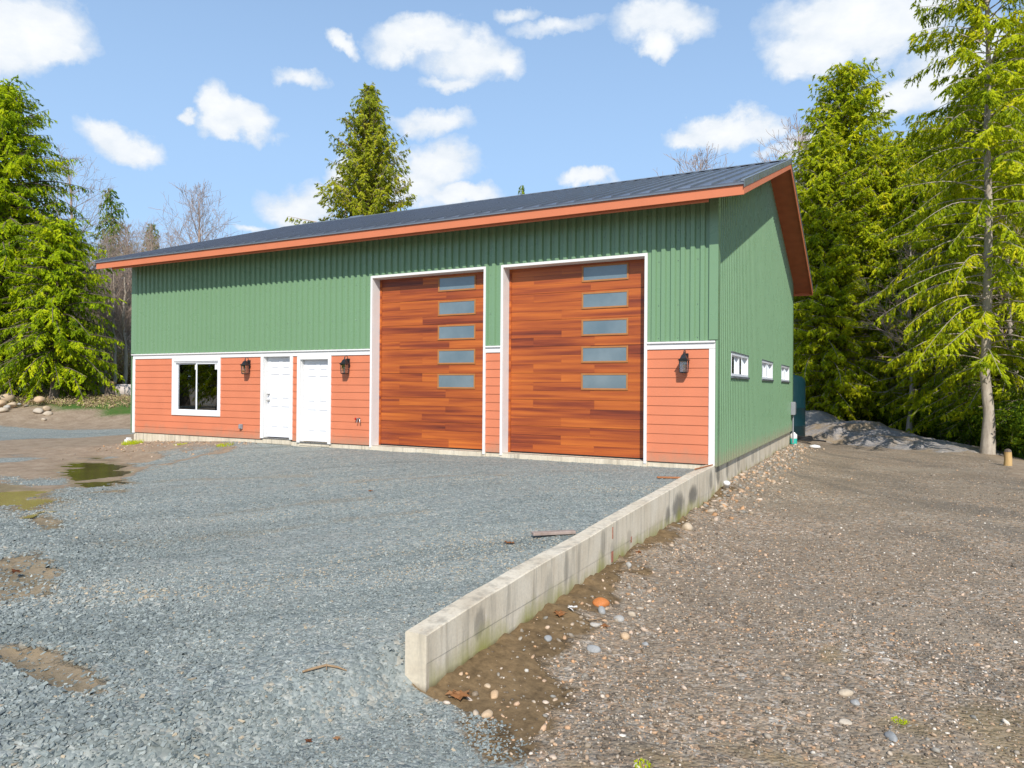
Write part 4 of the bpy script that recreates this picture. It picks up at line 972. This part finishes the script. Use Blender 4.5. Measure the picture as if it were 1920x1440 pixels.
# ---------------------------------------------------------------- trees
def tubes_np(segs, n=3):
    """segs (m,8): p0 xyz, p1 xyz, r0, r1 -> V,F of open n-sided tubes"""
    S = np.asarray(segs, float); p0, p1 = S[:, :3], S[:, 3:6]; r0, r1 = S[:, 6], S[:, 7]; t = p1-p0; t /= np.linalg.norm(t, axis=1)[:, None]+1e-9
    ref = np.where(np.abs(t[:, 2:3]) < .9, np.array([[0, 0, 1.]]), np.array([[1., 0, 0]])); a = np.cross(t, ref); a /= np.linalg.norm(a, axis=1)[:, None]; b = np.cross(t, a)
    V = np.zeros((len(S), 2*n, 3))
    for k in range(n):
        w = 2*math.pi*k/n; d = a*math.cos(w)+b*math.sin(w); V[:, k] = p0+d*r0[:, None]; V[:, n+k] = p1+d*r1[:, None]
    f = np.array([(k, (k+1) % n, n+(k+1) % n, n+k) for k in range(n)]); F = f[None]+(np.arange(len(S))*2*n)[:, None, None]
    return V.reshape(-1, 3), F.reshape(-1, 4)
def trunk_segs(h, r, rd, wob=.012, n=16, p=.9):
    pts = []; x = y = 0
    for i in range(n+1):
        t = i/n; pts.append((x, y, h*t, r*((1-t)**p)*(1+.5*math.exp(-t*28))+.012)); x += rd.normal(0, wob*h/n*3); y += rd.normal(0, wob*h/n*3)
    return pts
def tube_chain(pts, n=10):
    V = []; F = []
    for i, (x, y, z, r) in enumerate(pts):
        for k in range(n): w = 2*math.pi*k/n; V.append((x+r*math.cos(w), y+r*math.sin(w), z))
    for i in range(len(pts)-1):
        for k in range(n): F.append((i*n+k, i*n+(k+1) % n, (i+1)*n+(k+1) % n, (i+1)*n+k))
    return np.array(V), np.array(F)
def cedar_meshes(h, Rm, r, base, seed, nb=150, leaves=8, ls=.17, prof=.75, droop=.55, dense=6.5, tone=(0, 1), bare=.0, branchr=1., upt=.25):
    """western red cedar: tapered trunk, sweeping limbs, hanging sprays of small flat leaflets"""
    rd = np.random.default_rng(seed); tp = trunk_segs(h, r, rd); tz = np.array([p[2] for p in tp]); tx_ = np.array([p[0] for p in tp]); ty_ = np.array([p[1] for p in tp])
    segs = []; LP = []; LD = []; LT = []; LS = []; LR = []
    for i in range(nb):
        t = (i+rd.random())/nb; t = t**.93; z = base+(h-base)*t; az = i*2.39996+rd.normal(0, .35)
        L = Rm*(max(1-t, .0)**prof)*min(1, .55+t*6)*rd.uniform(.62, 1.12)+.22
        if rd.random() < .10: L *= 1.22
        ca, sa = math.cos(az), math.sin(az); m = 8; P = []
        up = upt*rd.uniform(.4, 1.5)+t*.5; dr = droop*rd.uniform(.6, 1.35)*(1-.5*t)
        bx, by = np.interp(z, tz, tx_), np.interp(z, tz, ty_); side = rd.normal(0, .12)
        for k in range(m+1):
            u = k/m; q = L*u; P.append((bx+ca*q-sa*side*L*u*u, by+sa*q+ca*side*L*u*u, z+L*(up*u-dr*u*u+.22*max(0, u-.6)**2*2)))
        P = np.array(P); rr = (.012+.013*L)*branchr
        for k in range(m): segs.append((*P[k], *P[k+1], rr*(1-k/m*.85), rr*(1-(k+1)/m*.85)))
        ns = max(3, int(L*dense)); u0 = .12+bare*(1-t)
        hue = rd.uniform(.0, 1)
        for s_ in range(ns):
            u = u0+(1-u0)*((s_+rd.random())/ns); j = min(int(u*m), m-1); fr = u*m-j; p = P[j]*(1-fr)+P[j+1]*fr; dv = P[j+1]-P[j]; dv /= np.linalg.norm(dv)
            sg = rd.choice([-1, 1]); sv = np.array([-sa, ca, 0])*sg; sl = (.32+.34*rd.random())*(1.15-.55*u)*min(1, .5+L*.5)*1.15
            dd = dv*rd.uniform(.15, .75)+sv*rd.uniform(.3, 1.)+np.array([0, 0, -rd.uniform(.3, 1.5)]); dd /= np.linalg.norm(dd)
            segs.append((*p, *(p+dd*sl*.8), .006*branchr, .002))
            lt = np.clip(hue*.45+rd.uniform(0, .55), 0, 1)
            for q in range(leaves):
                v = (q+.5)/leaves; lp = p+dd*sl*v; jit = rd.normal(0, .38, 3); ld = dd+jit; ld[2] -= .25; ld /= np.linalg.norm(ld)
                LP.append(lp); LD.append(ld); LR.append((ca, sa, .45)); LT.append(lt+rd.normal(0, .08)); LS.append(ls*(1.25-.6*v)*rd.uniform(.6, 1.25))
    # leader
    for q in range(int(26)):
        z = h-.9*rd.random()*min(1, h/10); LP.append((tx_[-1], ty_[-1], z)); a = rd.random()*6.28; LD.append((math.cos(a)*.6, math.sin(a)*.6, .35)); LT.append(rd.random()); LS.append(ls*.9); LR.append((math.cos(a), math.sin(a), .3))
    LP = np.array(LP); LD = np.array(LD); LS = np.array(LS); LT = np.clip(np.array(LT), 0, 1)*(tone[1]-tone[0])+tone[0]; n = len(LP)
    rnd = np.array(LR)+rng.normal(size=(n, 3))*.55; w = np.cross(LD, rnd); w /= np.linalg.norm(w, axis=1)[:, None]+1e-9
    a = LS[:, None]; wd = w*a*.17; mid = LP+LD*a*.45
    V = np.stack([LP, mid+wd, LP+LD*a, mid-wd], 1).reshape(-1, 3); F = np.arange(n*4).reshape(-1, 4)
    C_ = np.repeat(np.stack([LT, LT*0, LT*0], 1), 4, 0)
    crown = np_mesh('crown', V, F, False, C_)
    tv, tf = tube_chain(tp); trunk = np_mesh('trunk', tv, tf, True)
    sv_, sf = tubes_np(segs, 3); limbs = np_mesh('limbs', sv_, sf, True)
    return trunk, crown, limbs
def put_tree(kind, meshes, x, y, sc, rz, label, cat, group, mats, dz=-.08, sxy=1.):
    r = empty(kind, (x, y, H(x, y)+dz), label, cat, group, rz); r.scale = (sc*sxy, sc*sxy, sc)
    for me, m, nm in zip(meshes, mats, ('trunk', 'crown', 'limbs')):
        if me is None: continue
        o = bpy.data.objects.new(nm, me); COL.objects.link(o); o.parent = r
        if not me.materials: me.materials.append(m)
    return r
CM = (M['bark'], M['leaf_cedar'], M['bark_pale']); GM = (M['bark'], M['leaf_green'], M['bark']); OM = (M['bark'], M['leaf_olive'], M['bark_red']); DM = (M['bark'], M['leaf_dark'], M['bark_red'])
gl = 'evergreens left of the drive'; gR = 'evergreens at the edge of the wood on the right'
x, y = at(4, 36.6); put_tree('cedar_tree', cedar_meshes(16.4, 5.3, .55, 1.2, 1, 470, 14, .18, .52, .9, 9, upt=.4), x, y, 1, .4, 'tall broad cedar with a thick dark trunk at the left edge of the photo', 'tree', gl, GM)
x, y = at(103, 34.6); put_tree('cedar_tree', cedar_meshes(9.0, 2.9, .20, 1.3, 2, 260, 13, .18, .5, .9, 9, upt=.4), x, y, 1, 1.4, 'smaller cedar with a thin dark trunk standing right of the tall cedar on the left', 'tree', gl, GM)
# tree behind the roof
x, y = at(688, 47); put_tree('cedar_tree', cedar_meshes(21.6, 5.6, .4, 4, 3, 480, 14, .22, .88, .5, 7, upt=.6), x, y, 1, .2, 'pointed olive green cedar rising alone behind the middle of the roof', 'tree', None, OM)
# right-hand edge of the wood
T1 = cedar_meshes(18.6, 4.3, .40, 1.6, 4, 480, 15, .19, .55, .6, 8, upt=.35, branchr=.75)
x, y = at(1592, 36); put_tree('cedar_tree', T1, x, y, 1, .3, 'tallest yellow green cedar with a ragged double tip right behind the gable', 'tree', gR, CM, sxy=1.12)
x, y = at(1738, 36); put_tree('cedar_tree', T1, x, y, .87, 2.7, 'broad cedar closing the gap between the narrow tip and the near trunk', 'tree', gR, CM, sxy=1.15)
T2 = cedar_meshes(16.2, 3.9, .26, 1.4, 5, 420, 15, .19, .55, .6, 8, upt=.35, branchr=.75)
x, y = at(1702, 38); put_tree('cedar_tree', T2, x, y, 1.0, .9, 'yellow green cedar with a narrow tip amid the right hand trees', 'tree', gR, CM)
x, y = at(1548, 39); put_tree('cedar_tree', T2, x, y, .90, 2.9, 'dense cedar closest to the gable end, its top just above the roof', 'tree', gR, CM)
x, y = at(1648, 41); put_tree('cedar_tree', T1, x, y, .93, 4.1, 'cedar set back between the two tallest tips on the right', 'tree', gR, CM)
x, y = at(1752, 34); put_tree('cedar_tree', T2, x, y, .80, 5.0, 'lower cedar in front of the narrow tipped one on the right', 'tree', gR, CM)
T3 = cedar_meshes(20.5, 3.0, .14, 2.6, 6, 260, 20, .15, .35, .85, 9, bare=.15, branchr=.55, upt=.3)
x, y = at(1853, 21.8); put_tree('cedar_tree', T3, x, y, 1, .0, 'near cedar with drooping pale limbs and straight grey trunk at the gravel edge', 'tree', gR, (M['bark_pale'], M['leaf_cedar'], M['bark_pale']))
for k, (px, d, s, rz, lab) in enumerate([(1655, 34.5, .86, 2.9, 'cedar between the two tallest tips, one row nearer than the cedar set back'), (1778, 30, .70, 5.5, 'drooping cedar whose boughs hang just left of the near grey trunk'), (1882, 26, .72, .9, 'bushy cedar right of the near grey trunk above the wooden post'), (1838, 29, .95, 2.0, 'dark sided cedar rising behind the top of the near trunk')]):
    x, y = at(px, d); put_tree('cedar_tree', T2, x, y, s, rz, lab, 'tree', gR, CM)
x, y = at(1672, 33.5); put_tree('cedar_tree', T2, x, y, .62, 1.7, 'short bushy cedar in front of the gap between the taller right hand trees', 'tree', gR, CM)
x, y = at(1572, 34); put_tree('cedar_tree', T2, x, y, .66, 3.7, 'short bushy cedar just right of the green tank', 'tree', gR, CM)
x, y = at(1948, 33); put_tree('cedar_tree', T1, x, y, 1.1, 1.9, 'tall cedar cut by the right edge of the photo beyond the near trunk', 'tree', gR, CM)
for k, (px, d, s, rz, lab) in enumerate([(1535, 35, .97, 2.2, 'tall cedar rising directly behind the teal tank'), (1735, 40, 1.05, 1.1, 'tall cedar filling the gap left of the near trunk'), (1795, 36, .95, 3.9, 'bright cedar just left of the near trunk, behind it')]):
    x, y = at(px, d); put_tree('cedar_tree', T2, x, y, s*.92, rz, lab, 'tree', gR, CM)
x, y = at(1815, 31); put_tree('cedar_tree', T2, x, y, .83, .6, 'cedar directly behind the near trunk on the right', 'tree', gR, CM)
# darker wood behind them
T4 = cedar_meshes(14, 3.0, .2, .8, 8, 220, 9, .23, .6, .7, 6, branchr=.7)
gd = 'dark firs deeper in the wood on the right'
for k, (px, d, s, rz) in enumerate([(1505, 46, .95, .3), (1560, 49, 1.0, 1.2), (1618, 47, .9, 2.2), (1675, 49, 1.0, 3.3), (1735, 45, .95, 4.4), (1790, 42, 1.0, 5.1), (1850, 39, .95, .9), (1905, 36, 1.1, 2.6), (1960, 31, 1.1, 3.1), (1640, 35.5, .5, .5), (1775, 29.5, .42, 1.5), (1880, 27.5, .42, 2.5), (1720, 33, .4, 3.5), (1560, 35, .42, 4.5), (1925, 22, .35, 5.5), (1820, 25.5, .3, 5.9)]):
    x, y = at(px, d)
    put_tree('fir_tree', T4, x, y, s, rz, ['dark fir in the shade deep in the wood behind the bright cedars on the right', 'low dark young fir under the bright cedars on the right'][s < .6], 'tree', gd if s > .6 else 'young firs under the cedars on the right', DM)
# cedars off to the left of the frame, seen only as reflections in the window panes
for k, (x, y, s, rz) in enumerate([(-37, -20, .8, .3), (-43, -29, .95, 1.3), (-35, -31, .7, 2.3), (-50, -27, 1.1, 3.3)]):
    put_tree('cedar_tree', [T2, T1][k % 2], x, y, s, rz, 'cedar mirrored in the panes of the sliding window', 'tree', 'cedars mirrored in the window', CM)
# ---- leafless trees
def bare_meshes(h, r, seed, spread=.5, levels=4, nb=26, base=.25, thin=1., upw=.8):
    rd = np.random.default_rng(seed); tp = trunk_segs(h, r, rd, .02, 14, .8); segs = []
    tz = np.array([p[2] for p in tp]); TX = np.array([p[0] for p in tp]); TY = np.array([p[1] for p in tp])
    def grow(p, d, L, rr, lv):
        m = 4; q = np.array(p, float); dv = np.array(d, float); kids = []
        for k in range(m):
            dv = dv+rd.normal(0, .16, 3)+np.array([0, 0, .06]); dv /= np.linalg.norm(dv); n_ = q+dv*L/m
            segs.append((*q, *n_, max(rr*(1-k/m*.7), .004*thin), max(rr*(1-(k+1)/m*.7), .0032*thin))); q = n_
            if lv > 0: kids.append((q.copy(), dv.copy(), rr*(1-(k+1)/m*.6)))
        for q2, d2, r2 in kids:
            for _ in range(rd.integers(1, 3)):
                w = rd.normal(0, 1, 3); w -= d2*w.dot(d2); w /= np.linalg.norm(w); grow(q2, d2*.8+w*rd.uniform(.4, .85)+np.array([0, 0, .12]), L*rd.uniform(.4, .62), r2*.55, lv-1)
    for i in range(nb):
        t = base+(1-base)*((i+rd.random())/nb); z = h*t; az = i*2.4+rd.normal(0, .4); L = h*spread*(1-t)**.7*rd.uniform(.6, 1.1)+.3
        grow((np.interp(z, tz, TX), np.interp(z, tz, TY), z), (math.cos(az), math.sin(az), upw*rd.uniform(.7, 1.4)), L, r*(1-t)*.45+.008, levels-2)
    tv, tf = tube_chain(tp, 8); sv_, sf = tubes_np(segs, 3)
    return np_mesh('trunk', tv, tf, True), np_mesh('branches', sv_, sf, True)
def put_bare(meshes, x, y, sc, rz, label, group, mats, kind='bare_tree', tilt=0):
    r = empty(kind, (x, y, H(x, y)-.08), label, 'tree', group, rz); r.scale = (sc,)*3; r.rotation_euler[0] = tilt
    for me, m, nm in zip(meshes, mats, ('trunk', 'branches')):
        o = bpy.data.objects.new(nm, me); COL.objects.link(o); o.parent = r
        if not me.materials: me.materials.append(m)
    return r
gb = 'leafless trees beyond the drive on the left'
BP = (M['bark_pale'], M['bark_red'])
B1 = bare_meshes(13, .17, 11, .42, 4, 30, .22, 1.6, 1.1)
B2 = bare_meshes(16, .22, 12, .40, 4, 34, .35, 2.6, 1.2)
B3 = bare_meshes(9, .10, 13, .26, 4, 26, .12, 1.5, 1.0)
x, y = at(126, 44); put_bare(B1, x, y, 1.13, .5, 'tall bare tree with fine upswept branches just right of the big cedars', gb, (M['bark_red'], M['bark_red']))
x, y = at(374, 58); put_bare(B2, x, y, 1.02, 1.3, 'wide bare reddish crown showing above the left part of the roof', gb, (M['bark_red'], M['bark_red']))
B1p = bare_meshes(12.5, .18, 14, .30, 4, 26, .3, 1.8, .9)
for k, (px, d, m, s, rz, ti, lab) in enumerate([(178, 41, B1p, .62, .4, -.06, 'leaning pale grey trunk left of the slim white stems behind the lawn'), (187, 40.5, B1p, .64, 2.0, .02, 'darker bare stem close behind the leaning pale trunk'),
    (194, 40, B3, .85, .9, .0, 'thin straight bare stem between the leaning trunk and the stump'), (212, 39.5, B1p, .62, 3.0, .0, 'slim white bare tree rising behind the mossy stump'), (234, 39.8, B1p, .66, 4.0, .0, 'slim pale bare tree nearest the green corner of the building')]):
    x, y = at(px, d); put_bare(m, x, y, s, rz, lab, gb, BP if m is B1p else (M['bark_pale'], M['bark_pale']), tilt=ti)
rd = random.Random(9)
for k in range(34):
    px = rd.uniform(95, 345); d = rd.uniform(46, 62); x, y = at(px, d); m = [B1, B3, B1][k % 3]
    put_bare(m, x, y, rd.uniform(.68, .98)*(1.2 if m is B3 else 1), rd.random()*6, 'reddish brown leafless tree in the thicket behind the pale stems', 'leafless trees in the thicket left of the building', (M['bark_pale'], M['bark_red']))
x, y = at(208, 60); put_tree('fir_tree', T4, x, y, 1.22, .3, 'dull green fir tip rising out of the bare thicket on the left', 'tree', None, OM, sxy=.8)
x, y = at(286, 64); put_tree('fir_tree', T4, x, y, 1.05, 2.3, 'small dark fir between the dull green fir and the bare crown on the left', 'tree', None, DM, sxy=.7)
x, y = at(150, 66); put_tree('fir_tree', T4, x, y, .9, 1.3, 'dark fir hidden deep in the bare thicket behind the cedars', 'tree', None, DM)
x, y = at(980, 52); put_tree('fir_tree', T4, x, y, 1.225, 1.0, 'tiny tip of a distant fir just above the middle of the roof ridge', 'tree', None, DM, sxy=.35)
x, y = at(1316, 46); put_bare(B2, x, y, 1.10, .7, 'dark lichen covered branch end peeping over the ridge near the gable', None, (M['bark'], M['bark']))
x, y = at(1402, 60); put_bare(B2, x, y, 1.30, 2.2, 'faint bare crown above the ridge left of the gable peak', None, (M['bark_red'], M['bark_red']))
x, y = at(1488, 43); put_bare(B2, x, y, 1.13, 4.6, 'dark crooked bare branch sticking out left of the tallest cedar', None, (M['bark'], M['bark']))
gs = 'bare stems in the shade of the wood on the right'
for k, (px, d, s, rz, lab) in enumerate([(1646, 33.5, .8, 2.1, 'thin pale stem in the dark middle of the wood'),
    (1708, 30, .95, 3.0, 'straight pale stem in front of the dark hollow of the wood'), (1718, 33, .8, 4.0, 'short warm brown stem right of the straight pale one'), (1770, 29, .9, 5.0, 'thin stem left of the young firs on the right'), (1830, 27, .85, .6, 'thin stem just left of the near cedar trunk'),
    (1905, 24, .9, 1.6, 'bare stem at the right edge behind the wooden post')]):
    x, y = at(px, d); put_bare([B3, B1p][k % 2], x, y, s*[1, .75][k % 2], rz, lab, gs, BP, tilt=[0, .05, -.04][k % 3])
# ---- undergrowth and the far wood, each one mass
def twiggy(name, spots, n, h, mat, lab, leafy=.4, ls=.12, cat='undergrowth'):
    V = []; rd = np.random.default_rng(n*7+int(h*10)); segs = []; LP = []; 
    for k in range(n):
        px, d = spots(rd); x, y = at(px, d); z = H(x, y); hh = h*rd.uniform(.35, 1.1); a = rd.random()*6.28; ln = rd.uniform(.1, .7)*hh
        p0 = np.array([x, y, z]); p1 = p0+np.array([math.cos(a)*ln*.4, math.sin(a)*ln*.4, hh*.6]); p2 = p0+np.array([math.cos(a)*ln, math.sin(a)*ln, hh])
        segs += [(*p0, *p1, .012, .008), (*p1, *p2, .008, .003)]
        for q in range(5):
            b = p1+(p2-p1)*rd.random(); e = b+rd.normal(0, .28, 3)*hh*.5; segs.append((*b, *e, .005, .002))
            for _ in range(int(leafy*8)): LP.append(b+(e-b)*rd.random()+rd.normal(0, .07, 3))
    v, f = tubes_np(segs, 3); LP = np.array(LP); m = len(LP)
    d1 = rng.normal(size=(m, 3)); d1 /= np.linalg.norm(d1, axis=1)[:, None]; d2 = np.cross(d1, rng.normal(size=(m, 3))); d2 /= np.linalg.norm(d2, axis=1)[:, None]; s = (ls*(.5+rng.random(m)))[:, None]
    lv = np.stack([LP-d1*s*.5, LP+d2*s*.3, LP+d1*s*.5, LP-d2*s*.3], 1).reshape(-1, 3); lf = np.arange(m*4).reshape(-1, 4)+len(v)
    C_ = np.concatenate([np.full((len(v), 3), .3), np.repeat(rng.random((m, 1)), 4, 0).repeat(3, 1)])
    return tag(link(name, np_mesh(name, np.concatenate([v, lv]), np.concatenate([f, lf]), False, C_), M[mat]), lab, cat, kind='stuff')
def edge_spots(rd):
    px = rd.uniform(1490, 1960); d0 = np.interp(px, [1490, 1600, 1740, 1850, 1920, 1990], [38, 35, 29, 24, 21, 19]); return px, d0+abs(rd.normal(0, 5))
twiggy('undergrowth', edge_spots, 2600, 1.5, 'leaf_dark', 'dark tangled undergrowth of twigs and leaves under the trees on the right', 1.3, .10)
twiggy('undergrowth', lambda rd: (rd.uniform(60, 320), rd.uniform(41, 50)), 1800, 2.2, 'brush', 'brown brushwood behind the lawn on the left', .5, .13)
twiggy('dry_grass', lambda rd: (rd.uniform(-20, 250), rd.uniform(32.3, 43)), 1500, .13, 'brush', 'dry weeds and grass on the bank and lawn left of the building', .5, .07, 'weeds')
def far_wood(name, spots, lab, mat):
    """a belt of trees far behind that reads as one mass: leaf clumps on rough cones"""
    P = []; T = []; rd = np.random.default_rng(77)
    for x, y, h, r in spots:
        n = int(900+h*120); t = rd.random(n)**.8; a = rd.random(n)*6.28; q = r*(1-t)**.7*(.75+.5*rd.random(n)); z = H(x, y)+h*t+.3
        P.append(np.stack([x+q*np.cos(a), y+q*np.sin(a), z], 1)); T.append(np.clip(rd.random()*.4+rd.random(n)*.5, 0, 1))
    P = np.concatenate(P); T = np.concatenate(T); m = len(P); d1 = rd.normal(size=(m, 3)); d1[:, 2] -= .6; d1 /= np.linalg.norm(d1, axis=1)[:, None]; d2 = np.cross(d1, rd.normal(size=(m, 3))); d2 /= np.linalg.norm(d2, axis=1)[:, None]; s = (.34+.3*rd.random(m))[:, None]
    V = np.stack([P-d1*s*.5, P+d2*s*.3, P+d1*s*.5, P-d2*s*.3], 1).reshape(-1, 3)
    return tag(link(name, np_mesh(name, V, np.arange(m*4).reshape(-1, 4), False, np.repeat(np.stack([T, T, T], 1), 4, 0)), mat), lab, 'woodland', kind='stuff')
rd = random.Random(4)
far_wood('distant_wood', [(*at(rd.uniform(1460, 2100), rd.uniform(48, 66)), rd.uniform(9, 13.5), rd.uniform(2, 3.4)) for _ in range(46)], 'dark mass of distant evergreens behind the right hand trees', M['leaf_dark'])
far_wood('distant_wood', [(*at(rd.uniform(-250, 420), rd.uniform(72, 95)), rd.uniform(6, 11.5), rd.uniform(2, 3.6)) for _ in range(80)], 'low belt of distant trees behind the thicket on the left', M['brush'])
# ---------------------------------------------------------------- sky, sun, camera
SV = Vector((.604, -1.093, 1.03)).normalized()
el = math.asin(SV.z); az = math.atan2(SV.x, SV.y)
sc = bpy.context.scene; w = bpy.data.worlds.new('World'); sc.world = w; w.use_nodes = True; t = w.node_tree; t.nodes.clear()
class WT(NT):
    def __init__(s, tree): s.t = tree
q = WT(t)
out = q.n('ShaderNodeOutputWorld'); bg = q.n('ShaderNodeBackground'); t.links.new(bg.outputs[0], out.inputs[0]); bg.inputs[1].default_value = .14
sky = q.n('ShaderNodeTexSky'); sky.sky_type = 'NISHITA'; sky.sun_disc = False; sky.sun_elevation = el; sky.sun_rotation = az; sky.altitude = 200; sky.air_density = 1.0; sky.dust_density = .35; sky.ozone_density = 2.2
D = q.n('ShaderNodeTexCoord').outputs['Generated']; D = q.vmath('NORMALIZE', D)
# cloud field: soft billows at compass bearings, broken up by noise
zz = q.sep(D)
warp = q.n('ShaderNodeTexNoise'); q.put(warp.inputs['Vector'], D); warp.inputs['Scale'].default_value = 9; warp.inputs['Detail'].default_value = 7; warp.inputs['Roughness'].default_value = .6
wv = q.vmath('SCALE', q.vmath('SUBTRACT', warp.outputs['Color'], (.5, .5, .5))); t.nodes[-1].inputs[3].default_value = .10
Dw = q.vmath('ADD', D, wv)
CL = [ # bearing (deg), elevation (deg), half width, half height (deg), strength
    (-62.1, 22.8, 3.2, 2.2, 1.00), (-64.7, 22.4, 3.0, 2.7, 1.00), (-60.6, 21.7, 1.8, 1.0, 0.90), (-44.6, 22.5, 2.1, 0.8, 0.75), (-50.5, 19.6, 1.3, 1.7, 1.00), 
    (-48.7, 19.3, 2.3, 1.5, 1.00), (-50.0, 18.2, 1.4, 0.8, 0.80), (-52.5, 19.0, 0.6, 0.5, 0.70), (-56.8, 16.7, 2.5, 1.3, 1.00), (-57.5, 17.1, 1.3, 1.0, 0.70), 
    (-35.5, 26.5, 3.5, 1.5, 1.00), (-31.2, 25.3, 3.7, 1.9, 1.00), (-41.4, 25.5, 1.5, 0.7, 0.70), (-33.3, 23.5, 2.4, 0.7, 0.70), (-28.1, 24.8, 1.8, 1.3, 0.80), 
    (-34.6, 20.4, 3.0, 1.2, 0.85), (-33.7, 17.2, 2.7, 2.0, 1.00), (-35.0, 15.4, 3.7, 1.6, 1.00), (-31.1, 15.1, 2.5, 1.0, 0.90), (-44.5, 14.0, 3.0, 2.0, 0.85), 
    (-41.3, 16.2, 1.6, 1.4, 0.80), (-48.0, 11.7, 1.9, 0.5, 0.60), (-21.7, 16.3, 2.5, 0.7, 0.95), (-10.7, 19.8, 3.5, 1.2, 1.00), (-13.5, 19.3, 2.1, 0.7, 0.80), 
    (-8.3, 19.2, 1.6, 0.9, 0.80), (-15.2, 26.8, 4.0, 1.6, 0.85), (-16.1, 25.3, 1.5, 0.9, 0.80), (-23.8, 27.2, 4.6, 0.9, 0.55), (-27.7, 28.3, 2.3, 0.7, 0.50), 
    (-1.7, 25.4, 5.3, 2.6, 1.05), (-4.6, 23.5, 3.0, 1.7, 1.00), (2.7, 24.8, 3.2, 1.6, 0.90), (3.7, 21.1, 3.2, 2.3, 0.95), (1.4, 20.5, 2.5, 1.7, 0.90), (-5.3, 18.2, 2.5, 0.9, 0.70), 
    (6.5, 21.5, 2.0, 1.9, 0.80), (-63.2, 16.7, 1.4, 0.5, 0.40), (-7.5, 17.7, 2.2, 0.5, 0.50), (60, 21, 8, 5, .9), (93, 15, 10, 4, .9), (126, 19, 7, 4, .9), 
    (159, 35, 10, 3, .9), (192, 27, 10, 4, .9), (225, 34, 12, 4, .9), (258, 26, 8, 4, .9), (291, 30, 11, 5, .9), 
]
acc = None
for b, e, a, h, st in CL:
    b, e = R(b), R(e); c = Vector((math.sin(b)*math.cos(e), math.cos(b)*math.cos(e), math.sin(e))); r = Vector((math.cos(b), -math.sin(b), 0)); u = r.cross(c)
    if u.z < 0: u = -u
    du = q.vmath('SUBTRACT', Dw, tuple(c)); x = q.math('DIVIDE', q.vmath('DOT_PRODUCT', du, tuple(r)), math.tan(R(a))); y = q.math('DIVIDE', q.vmath('DOT_PRODUCT', du, tuple(u)), math.tan(R(h)))
    f = q.math('SUBTRACT', st, q.math('ADD', q.math('MULTIPLY', x, x), q.math('MULTIPLY', y, y)))
    f = q.math('SUBTRACT', f, q.math('MULTIPLY', q.math('LESS_THAN', q.vmath('DOT_PRODUCT', D, tuple(c)), 0), 9))
    acc = f if acc is None else q.math('SMOOTH_MAX', acc, f, .25)
fine = q.noise(q.scale(D, (1, 1, 1.7)), 14, 8, .62)
den = q.math('ADD', acc, q.math('MULTIPLY', q.math('SUBTRACT', fine, .46), 1.75))
mask = q.rng(den, -.25, .65); mask = q.math('SMOOTHSTEP', mask, 0) if False else mask
th = q.noise(q.scale(D, (1, 1, 2)), 20, 6, .6)
cc = q.mix(q.rng(q.math('ADD', den, q.math('MULTIPLY', q.math('SUBTRACT', th, .5), 2.2)), .0, 1.6), (4.7, 5.2, 5.8), (6.4, 6.5, 6.6))
skyc = q.mix(q.rng(zz[2], .3, .85, .68, .1), q.mix(1, sky.outputs[0], (1.0, 1.02, 1.08), 'MULTIPLY'), (2.9, 4.4, 6.4))
col = q.mix(mask, skyc, cc); q.put(bg.inputs[0], col)
L = bpy.data.lights.new('sun', 'SUN'); L.energy = 4.3; L.angle = R(.5); L.color = (1, .955, .89)
so = bpy.data.objects.new('sun', L); COL.objects.link(so); so.rotation_euler = SV.to_track_quat('Z', 'Y').to_euler(); so.location = (20, -40, 40)
cam = bpy.data.cameras.new('camera'); co = bpy.data.objects.new('camera', cam); COL.objects.link(co); cam.sensor_width = 36; cam.lens = 1315.36/1920*36; cam.clip_end = 3000; cam.clip_start = .05
yaw, pit, rol = R(-27.494), R(.265), R(.428)
f_ = Vector((math.sin(yaw)*math.cos(pit), math.cos(yaw)*math.cos(pit), math.sin(pit))); r_ = Vector((math.cos(yaw), -math.sin(yaw), 0)); u_ = r_.cross(f_)
r2 = r_*math.cos(rol)+u_*math.sin(rol); u2 = u_*math.cos(rol)-r_*math.sin(rol)
co.matrix_world = Matrix(((r2.x, u2.x, -f_.x, CAM[0]), (r2.y, u2.y, -f_.y, CAM[1]), (r2.z, u2.z, -f_.z, CAM[2]), (0, 0, 0, 1)))
sc.camera = co
sc.view_settings.view_transform = 'Standard'; sc.view_settings.look = 'None'; sc.view_settings.gamma = 1; sc.view_settings.exposure = 0.2
sc.render.engine = 'CYCLES'; sc.cycles.max_bounces = 8; sc.cycles.transparent_max_bounces = 12
